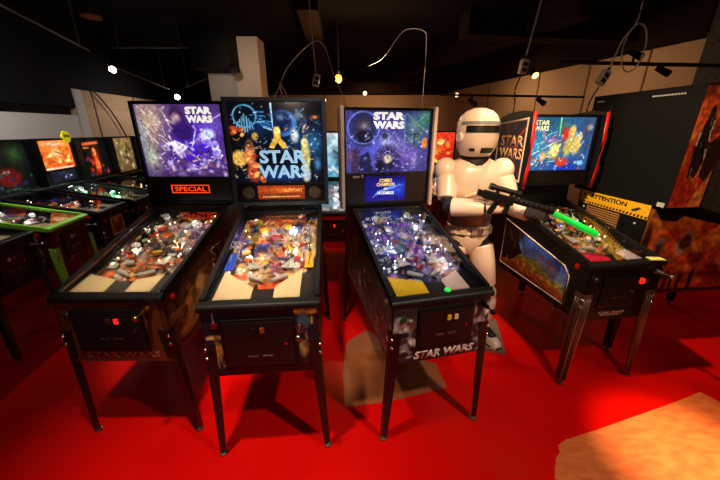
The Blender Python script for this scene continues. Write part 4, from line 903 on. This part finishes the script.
for s, q in ((-1, 'r'), (1, 'l')):
    S_, E_, W_, H_ = J[q + 's'], J[q + 'e'], J[q + 'w'], J[q + 'h']
    b = MB(); c = Vector(S_) - O + Vector((s * .02, -.005, .0)); b.ball(c, .084, (.98, 1.05, 1.12), 20); b.build('shoulder_bell', ARM, st_, True)
    limb('upper_arm_plate', S_, E_, ((.22, .072), (.25, .082), (.5, .078), (.78, .066), (.80, .058)), n=20)
    limb('elbow_pad', Vector(S_).lerp(Vector(E_), .9), Vector(E_).lerp(Vector(W_), .14), ((0, .05), (.2, .058), (.8, .058), (1, .048)), m=SUIT)
    limb('forearm_plate', E_, W_, ((.14, .055), (.17, .068), (.5, .064), (.9, .052), (.95, .044)), n=20)
    # glove: palm and five fingers closed round the grip
    gl = limb('glove', Vector(W_).lerp(Vector(H_), -.1), Vector(H_) + (Vector(H_) - Vector(W_)) * .5, ((0, .034), (.3, .042), (.8, .042), (1, .03)), m=SUIT if s > 0 else ARM)
    d = (Vector(H_) - Vector(W_)).normalized(); hh = Vector(H_) - O
    side = Vector((0, 0, 1)) if s < 0 else Vector((0, 0, -1)); across = d.cross(side).normalized()
    for k in range(4):
        o0 = hh + side * (.03 - k * .021) + d * .03; ln = (.030, .034, .032, .025)[k]
        b = MB(); b.tube([o0 - d * .01, o0 + d * ln + across * .004, o0 + d * (ln + .012) - across * .024 * s * -1, o0 + d * (ln - .006) - across * .046 * s * -1], [.0105, .0105, .0095, .007], 8); b.build('finger', SUIT if s > 0 else ARM, gl, True)
    b = MB(); o0 = hh + side * .036 - d * .005; b.tube([o0, o0 + side * .022 + d * .02, o0 + side * .014 + d * .048 + across * .01], [.012, .011, .008], 8); b.build('thumb', SUIT if s > 0 else ARM, gl, True)
    P_, K_, A_, T_ = J[q + 'p'], J[q + 'k'], J[q + 'a'], J[q + 't']
    limb('thigh_plate', P_, K_, ((.06, .085), (.09, .098), (.4, .096), (.84, .076), (.88, .066)), n=20)
    limb('knee_pad', Vector(P_).lerp(Vector(K_), .93), Vector(K_).lerp(Vector(A_), .14), ((0, .062), (.25, .075), (.75, .075), (1, .06)), n=16)
    limb('shin_plate', K_, A_, ((.16, .066), (.2, .078), (.45, .076), (.85, .058), (.9, .05)), n=20)
    A3, T3 = Vector(A_) - O, Vector(T_) - O; dd = (T3 - A3); dd.z = 0; dd.normalize(); n2 = Vector((-dd.y, dd.x, 0)); b = MB(); rings = []
    for k, hgt, w in ((-.065, .055, .035), (-.05, .10, .045), (.0, .125, .052), (.06, .105, .052), (.12, .08, .054), (.175, .062, .05), (.205, .03, .034)):
        base = Vector((A3.x, A3.y, .032)) + dd * k
        rings.append([base + n2 * (w * math.cos(math.pi * i / 8)) + Vector((0, 0, hgt * math.sin(math.pi * i / 8) ** .8)) for i in range(9)])
    b.loft(rings); bt = b.build('boot', ARM, st_, True)
    b = MB(); b.loft([[Vector((A3.x, A3.y, z)) + dd * k + n2 * w for k, w in ((-.07, .03), (-.07, -.03), (.05, -.056), (.15, -.056), (.212, -.028), (.212, .028), (.15, .056), (.05, .056))] for z in (.0305, .042)], smooth=False); b.build('boot_sole', RUBBER, bt)
# helmet: rounded shell, dark visor slot, vented chin and ear discs
hy = R(16); hc = (.815, 2.285)
HR = ((1.562, .070, .080), (1.572, .094, .108), (1.62, .120, .138), (1.68, .132, .146), (1.74, .134, .146), (1.79, .130, .140), (1.83, .112, .120), (1.86, .078, .086), (1.876, .036, .04), (1.879, .006, .006))
b = MB(); b.loft([ringz(*hc, z, rx, ry, 2.2, 32, hy) for z, rx, ry in HR]); hel = b.build('helmet', ARM, st_, True)
def band(z0, z1, a0, a1, k, name, m, bulge=1.02):
    b = MB(); n = 18; V = []
    for z in (z0, z1):
        rx, ry = np.interp(z, [h[0] for h in HR], [h[1] for h in HR]), np.interp(z, [h[0] for h in HR], [h[2] for h in HR])
        for f in (bulge, .97):
            r = []
            for i in range(n + 1):
                a = R(a0 + (a1 - a0) * i / n); ca, sa = math.cos(a), math.sin(a); x, y = rx * f * math.copysign(abs(ca) ** (2 / 2.2), ca), ry * f * math.copysign(abs(sa) ** (2 / 2.2), sa)
                r.append((hc[0] + x * math.cos(hy) - y * math.sin(hy) - O.x, hc[1] + x * math.sin(hy) + y * math.cos(hy) - O.y, z))
            V.append(r)
    lo, li, ho, hi = V
    b.loft([[lo[i], li[i], hi[i], ho[i]] for i in range(n + 1)], smooth=False); return b.build(name, m, hel)
band(1.722, 1.765, -160, -20, 0, 'visor', VISOR, 1.03)
band(1.775, 1.792, -178, -2, 0, 'brow_band', mat('dark band'), 1.035)
band(1.59, 1.625, -112, -68, 0, 'chin_vent', VISOR, 1.03)
for a in (-140, -40): band(1.60, 1.622, a - 9, a + 9, 0, 'side_vent', VISOR, 1.03)
for s in (-1, 1):
    e = Vector((hc[0] - O.x, hc[1] - O.y, 1.69)) + Vector((math.cos(hy), math.sin(hy), 0)) * s * .125
    b = MB(); b.cyl(e, e + Vector((math.cos(hy), math.sin(hy), 0)) * s * .022, .036, .03, 18); b.build('ear_disc', ARM, hel, True)
limb('neck_seal', (.825, 2.31, 1.525), (.82, 2.295, 1.585), ((0, .105), (.3, .098), (.7, .09), (1, .074)), m=SUIT)
# base plate
b = MB(); b.poly([(.50, 2.27, .0), (1.19, 2.09, .0), (1.30, 2.55, .0), (.62, 2.72, .0)], (0, 0, .03))
tag(b.build('statue_base', mat('grey brown base', (120, 100, 88), .6, noise=.2)), 'low grey-brown square base under the white armoured statue', 'base')

# toy rifle
def rifle():
    root = empty('toy_rifle', (.83, 2.02, 1.345)); tag(root, 'black toy rifle with glowing green tube held by the white armoured statue', 'toy rifle')
    root.rotation_euler = (Vector((1.25, 1.955, 1.235)) - Vector((.83, 2.02, 1.345))).to_track_quat('X', 'Z').to_euler()
    GUN = mat('gun black', (24, 22, 22), .35, .3)
    b = MB(); b.box((.08, 0, -.005), (.20, .042, .056), bev=.006); b.box((-.03, 0, -.004), (.06, .03, .04), bev=.005); b.build('receiver', GUN, root)
    b = MB(); b.cyl((.17, 0, .006), (.42, 0, .006), .021, n=18); b.cyl((.42, 0, .006), (.435, 0, .006), .025, n=18); b.build('barrel', GUN, root, True)
    b = MB(); [b.box((.20 + k * .032, 0, .008), (.012, .05, .034), bev=.002) for k in range(7)]; b.build('cooling_fins', GUN, root)
    b = MB(); b.cyl((.02, 0, .052), (.19, 0, .052), .017, n=16); b.cyl((.0, 0, .052), (.03, 0, .052), .022, n=16); b.cyl((.17, 0, .052), (.20, 0, .052), .022, n=16); b.box((.06, 0, .032), (.02, .02, .03)); b.box((.15, 0, .032), (.02, .02, .03)); b.build('scope', GUN, root, True)
    b = MB(); b.box((.07, 0, -.075), (.034, .028, .10), (0, R(14), 0), bev=.008); b.build('grip', GUN, root)
    b = MB(); b.box((.115, 0, -.045), (.012, .012, .034), (0, R(-12), 0), bev=.003); b.build('trigger', REDP, root)
    b = MB(); b.box((.155, .0, -.055), (.03, .022, .075), bev=.004); b.build('magazine', GUN, root)
    b = MB(); b.box((.335, 0, -.035), (.12, .046, .05), (0, R(4), 0), bev=.014); [b.box((.285 + k * .02, 0, -.04), (.008, .052, .056), (0, R(4), 0), bev=.003) for k in range(6)]; b.build('foregrip', mat('grey ribbed grip', (70, 66, 66), .35, .2), root)
    return root
rf = rifle()
GT = mat('glowing green tube', (12, 190, 56), .3, emit=.7)
b = MB(); m0, m1_ = Vector((1.235, 1.955, 1.238)), Vector((1.53, 1.925, 1.10)); b.cyl(m0, m1_, .017, .023, 18); b.ball(m1_, .023, n=14)
o = b.build('light_tube', GT, None, True); o.parent = rf
bpy.context.view_layer.update(); o.matrix_parent_inverse = rf.matrix_world.inverted()
light('POINT', 'green_tube_light', (1.42, 1.93, 1.19), .6, (.1, 1, .25), .05)

# ------------------------------------------------------------------ ceiling fixtures and cables
CORD = mat('pale cord', (190, 180, 170), .5); DCORD = mat('dark cord', (30, 24, 22), .6)
def cord(pts, label, m=CORD, r=.006, name='hanging_cable', cat='cord', sub=6):
    P = [Vector(p) for p in pts]; out = []
    for i in range(len(P) - 1):
        p0, p1, p2, p3 = P[max(i - 1, 0)], P[i], P[i + 1], P[min(i + 2, len(P) - 1)]
        for k in range(sub):
            t = k / sub; out.append(.5 * ((2 * p1) + (p2 - p0) * t + (2 * p0 - 5 * p1 + 4 * p2 - p3) * t * t + (3 * p1 - p0 - 3 * p2 + p3) * t ** 3))
    out.append(P[-1]); b = MB(); b.tube(out, r, 6); o = b.build(name, m, None, True); return tag(o, label, cat)
def outlet(loc, label, tilt=.2):
    t = empty('hanging_outlet', loc); tag(t, label, 'power outlet'); t.rotation_euler = (0, tilt, .2)
    b = MB(); b.box((0, 0, 0), (.075, .05, .13), bev=.012); b.build('outlet_box', mat('outlet cream', (214, 200, 182), .5), t)
    b = MB(); b.box((0, -.026, .02), (.05, .006, .035), bev=.002); b.box((0, -.026, -.03), (.05, .006, .035), bev=.002); b.build('socket', RUBBER, t)
    b = MB(); b.cyl((0, 0, .06), (0, 0, .10), .012, n=10); b.build('cord_grip', RUBBER, t, True)
outlet((-.505, 4.0, 2.275), 'white outlet box hanging on a straight cord above the space backglass machine', .25)
cord([(-.55, 4.0, 3.2), (-.535, 4.0, 2.8), (-.505, 4.0, 2.36)], 'pale straight cord from the ceiling to the outlet above the space backglass machine')
outlet((1.63, 3.5, 2.33), 'cream outlet box hanging above the armoured statue beside the warm ceiling lamp', .1)
cord([(1.74, 3.5, 3.2), (1.69, 3.5, 2.8), (1.64, 3.5, 2.42)], 'pale straight cord carrying the outlet box above the armoured statue')
outlet((2.24, 3.2, 2.19), 'white outlet box tilted on a looped cord above the red-edged backbox', .5)
drop_ = cord([(2.46, 3.2, 3.2), (2.43, 3.2, 2.85), (2.42, 3.2, 2.62), (2.34, 3.2, 2.5), (2.28, 3.2, 2.27)], 'pale cord with an oval spare loop dropping to the tilted outlet box')
b = MB(); b.tube([(2.47 + .10 * math.cos(a * math.pi / 12), 3.22, 2.43 + .19 * math.sin(a * math.pi / 12)) for a in range(24)], .006, 6, closed=True); b.build('cable_loop', CORD, drop_, True)
cord([(-1.18, 4.2, 1.95), (-1.0, 4.2, 2.2), (-.86, 4.2, 2.45), (-.56, 4.2, 2.70), (-.42, 4.2, 2.66), (-.33, 4.2, 2.40), (-.2, 4.2, 2.1), (-.17, 4.2, 1.94)], 'pale cable draped in a peak between the space machine and the bare bulb')
cord([(.1, 4.6, 2.52), (.3, 4.6, 2.62), (.5, 4.6, 2.87), (.62, 4.6, 2.94), (.8, 4.6, 2.92), (.85, 4.6, 2.80), (.85, 4.6, 2.2), (.85, 4.6, 1.9)], 'pale cable looping from the bulb and dropping behind the COMBO machine', r=.005)
cord([(-.80, 4.25, 1.9), (-.95, 4.25, 2.1), (-.99, 4.25, 2.28), (-.9, 4.25, 2.12), (-.86, 4.25, 1.95)], 'short pale cable hooked just above the grey backbox frame')
cord([(1.62, 3.5, 2.25), (1.58, 3.5, 2.12), (1.60, 3.5, 1.95), (1.56, 3.5, 1.6)], 'dark plug cord falling from the outlet above the statue', DCORD)
cord([(2.22, 3.2, 2.11), (2.16, 3.2, 1.95), (2.18, 3.2, 1.7)], 'dark plug cord falling from the tilted outlet behind the red-edged backbox', DCORD)
cord([(-4.38, 5.6, 2.36), (-4.36, 5.75, 2.2), (-4.36, 5.95, 1.95), (-4.36, 6.12, 1.6), (-4.36, 6.2, 1.2)], 'black cable running down the beige wall behind the row of machines', DCORD, .012)
# bare bulb
t = empty('hanging_bulb', (-.31, 5.0, 2.43)); tag(t, 'glowing bare orange bulb hanging from the ceiling above the pale-railed backbox', 'light bulb')
b = MB(); b.ball((0, 0, 0), .05, (1, 1, 1.15)); b.build('bulb', mat('orange bulb', (255, 170, 50), .3, emit=4), t, True)
b = MB(); b.cyl((0, 0, .04), (0, 0, .10), .022, n=12); b.build('bulb_socket', RUBBER, t, True)
b = MB(); b.cyl((0, 0, .10), (0, 0, .78), .005, n=6); b.build('bulb_cord', DCORD, t, True)
light('POINT', 'bulb_light', (-.31, 4.93, 2.36), 26, (1, .55, .18), .05)
def spotlamp(loc, aim, label, em, col, zrail=3.2, size=.055, energy=0, spot=70, group=None):
    t = empty('ceiling_spotlight', loc); tag(t, label, 'spotlight', group)
    d = (Vector(aim) - Vector(loc)).normalized()
    b = MB(); b.cyl(-d * .14, d * 0, size * .75, size * 1.05, 18); b.build('lamp_can', MATTE, t, True)
    b = MB(); b.cyl(d * .0, d * .012, size * .9, n=18); b.build('lamp_lens', mat('lens ' + label[:24], col, .3, emit=em) if em else mat('unlit lens', (40, 36, 34), .2), t, True)
    b = MB(); b.cyl((-d.x * .08, -d.y * .08, -d.z * .08), (-d.x * .08, -d.y * .08, zrail - loc[2]), .012, n=8); b.build('lamp_stem', MATTE, t, True)
    if energy: light('SPOT', 'spot_beam', Vector(loc) + d * .03, energy, tuple(np.array(lin(col)) ** .5), .04, aim, spot, .5)
spotlamp((-3.18, 4.5, 2.47), (-2.9, 2.9, .9), 'bright white spotlight hanging over the row by the grey-white wall', 30, (250, 250, 246), energy=60, spot=34, size=.045)
spotlamp((-3.75, 7.0, 2.37), (-3.4, 4.2, 1.), 'bright white spotlight hanging above the purple backglass', 30, (246, 248, 250), energy=30, spot=30, size=.055)
spotlamp((3.02, 6.0, 2.62), (3.4, 4.6, 1.4), 'warm lit lamp glowing near the beige side wall beside the hanging outlet', 5, (255, 206, 110), energy=40, spot=60, size=.06)
spotlamp((-.95, 9.0, 2.47), (-.6, 2, .5), 'tiny warm far spotlight just over the corner of the grey backbox frame', 5, (255, 206, 140), 2.8)
spotlamp((.13, 9.0, 2.64), (.2, 2, .5), 'tiny warm far spotlight above the pale-railed backbox', 5, (255, 206, 140), 2.8)
spotlamp((2.55, 9.0, 2.60), (1.5, 2, .5), 'tiny warm far spotlight above the helmet of the statue', 5, (255, 206, 140), 2.8)
RAIL = mat('dark rail', (26, 20, 18), .5)
def bar(p, q, label, name='track_rail', m=RAIL, r=.016, cat='track rail'):
    b = MB(); b.cyl(p, q, r, n=10)
    for k in ((.1, .9) if cat == 'conduit' else ()):
        e = Vector(p).lerp(Vector(q), k); b.cyl(e, (e.x, e.y, 3.222), .006, n=6)
    return tag(b.build(name, m, None, True), label, cat)
bar((1.18, 5.0, 2.22), (3.28, 5.0, 2.19), 'lower dark track rail on the beige wall behind the statue')
bar((2.3, 4.05, 2.47), (3.95, 3.85, 2.40), 'higher dark track rail crossing the beige wall above the turned machine', r=.02)
for x_, y_, z_, zr, lab in ((1.70, 5.0, 2.09, 2.21, 'small unlit black spotlight on the rail right above the statue helmet'), (2.72, 5.0, 2.10, 2.19, 'small unlit black spotlight on the lower rail near the red-edged backbox'), (3.45, 3.9, 2.33, 2.42, 'black unlit spotlight hanging low from the higher rail above the turned machine'), (3.12, 3.93, 2.50, 2.44, 'black unlit spotlight sitting on top of the higher rail')):
    spotlamp((x_, y_, z_), (x_ + .3, y_ - .5, z_ - .35), lab, 0, (0, 0, 0), zr, .036)
spotlamp((-2.02, 5.6, 2.63), (-1.9, 5.0, 2.2), 'black unlit spotlight hanging from the soffit beside the cream column', 0, (0, 0, 0), 2.66, .05)
COND = mat('grey conduit', (110, 104, 98), .4, .6)
for p, q, lab in (((-3.55, 3.4, 2.95), (-3.42, 4.5, 2.68), 'long grey conduit under the black ceiling running to the white spotlight'), ((-3.6, 5.0, 2.62), (-3.72, 6.7, 2.48), 'short bright conduit beside the spotlight above the purple backglass'), ((-3.35, 6.6, 2.50), (-2.75, 6.3, 2.62), 'short conduit running up to the cream column soffit'), ((-3.9, 5.6, 2.95), (-2.7, 5.6, 2.95), 'thin dark conduit crossing the ceiling above the white spotlights')):
    bar(p, q, lab, 'conduit', COND, .012, 'conduit')
b = MB(); b.cyl((-3.7, 5.08, 3.20), (-3.7, 5.08, 3.217), .13, n=28); tag(b.build('ceiling_disc', mat('red brown disc', (150, 76, 56), .6), None, True), 'round red-brown disc set in the black ceiling', 'ceiling disc')

# ------------------------------------------------------------------ room lights, with unseen fills added
light('SPOT', 'spot_or_fill', (-.75, .85, 3.15), 260, (1, .82, .66), .05, (-.68, 1.25, 0), 52, 1.)
light('SPOT', 'spot_or_fill', (1.5, .1, 3.15), 210, (1, .80, .62), .05, (.45, 1.6, 0), 66, 1.)
light('SPOT', 'spot_or_fill', (-1.15, 1.0, 3.15), 270, (1, .80, .56), .06, (-1.3, 1.86, 1.02), 27, .6)  # added overhead fill for the brown machine's playfield
light('SPOT', 'spot_or_fill', (-.45, .95, 3.15), 330, (1, .82, .60), .06, (-.52, 1.76, 1.05), 27, .6)  # added overhead fill for the space machine's playfield
light('SPOT', 'spot_or_fill', (.5, 1.0, 3.15), 170, (.95, .92, 1), .06, (.31, 1.89, 1.02), 27, .6)  # added overhead fill for the COMBO machine's playfield
light('SPOT', 'spot_or_fill', (1.5, 1.3, 3.15), 80, (1, .78, .5), .06, (1.66, 2.28, 1.02), 26, .6)  # added overhead fill for the landscape machine's playfield
light('SPOT', 'spot_or_fill', (-2.9, 2.2, 3.1), 110, (1, .95, .9), .05, (-3.0, 2.75, .95), 34, .8)  # fill added over the lime-trimmed machine in the row
light('SPOT', 'spot_or_fill', (-.1, 1.9, 3.15), 90, (1, .8, .66), .05, (-.22, 3.0, .4), 34, .8)  # fill added to brighten the red machine in the gap
light('SPOT', 'spot_or_fill', (1.15, 2.0, 3.15), 110, (1, .78, .62), .05, (1.05, 2.8, 0), 40, .9)  # fill added to brighten the floor around and behind the statue
light('POINT', 'front_fill', (-.5, -1.3, 2.3), 20, (1, .78, .58), .05)  # unseen fill added behind the camera to brighten the machine fronts
light('SPOT', 'spot_or_fill', (.55, .3, 3.1), 330, (1, .66, .37), .05, (.86, 2.3, 1.45), 28, .6)
light('SPOT', 'spot_or_fill', (2.2, .4, 3.1), 420, (1, .66, .34), .03, (2.02, 1.22, 0), 24, 1.)
light('SPOT', 'spot_or_fill', (2.1, .5, 3.1), 900, (1, .70, .36), .03, (1.84, 1.22, 0), 19, 1.)
light('SPOT', 'spot_or_fill', (.2, 1.6, 3.1), 400, (1, .72, .46), .05, (2.1, 2.35, 1.12), 40, .7)  # fill added to brighten the ATTENTION sticker on the turned machine
light('SPOT', 'wall_wash', (.4, 8.8, 2.5), 50, (1, .6, .28), .05, (.4, 10.5, 1.8), 150, 1.)
light('SPOT', 'wall_wash', (2.4, 6.6, 2.5), 30, (1, .60, .30), .05, (3.6, 6.8, 1.9), 150, 1.)
light('SPOT', 'wall_wash', (3.0, 4.9, 2.6), 14, (1, .62, .34), .05, (4.2, 4.8, 1.9), 150, 1.)
light('SPOT', 'wall_wash', (-3.2, 3.2, 2.6), 80, (1, .96, .93), .04, (-4.4, 3.6, 1.6), 140, 1.)  # this wash and the next are added to brighten the left wall
light('SPOT', 'wall_wash', (-3.4, 6.3, 2.3), 26, (1, .90, .80), .04, (-4.4, 6.3, 1.8), 140, 1.)
light('SPOT', 'wall_wash', (-1.9, 4.9, 2.7), 12, (1, .86, .74), .04, (-2.0, 6.0, 2.6), 110, 1.)
light('POINT', 'room_lamp', (.3, 4.6, 2.5), 14, (1, .7, .5), .04)
light('POINT', 'side_fill', (2.6, .9, 2.2), 12, (1, .62, .36), .04)  # unseen fill added to brighten the turned machine's orange side art

W = bpy.data.worlds.new('world'); S.world = W; W.use_nodes = True
W.node_tree.nodes['Background'].inputs[0].default_value = (1, .72, .56, 1); W.node_tree.nodes['Background'].inputs[1].default_value = .004
cam = bpy.data.cameras.new('camera'); cam.sensor_width = 36; cam.lens = 310.9 / 720 * 36; cam.clip_start = .05
co = bpy.data.objects.new('camera', cam); COL.objects.link(co); co.location = (0, 0, 1.7395); co.rotation_euler = (R(90 - 19.55), 0, 0)
S.camera = co
S.view_settings.view_transform = 'Standard'; S.view_settings.look = 'None'; S.view_settings.gamma = 1; S.view_settings.exposure = 0.
try: S.cycles.use_denoising = True; S.cycles.max_bounces = 6; S.cycles.transparent_max_bounces = 12; S.cycles.caustics_reflective = False; S.cycles.caustics_refractive = False; S.cycles.sample_clamp_indirect = 4
except Exception: pass
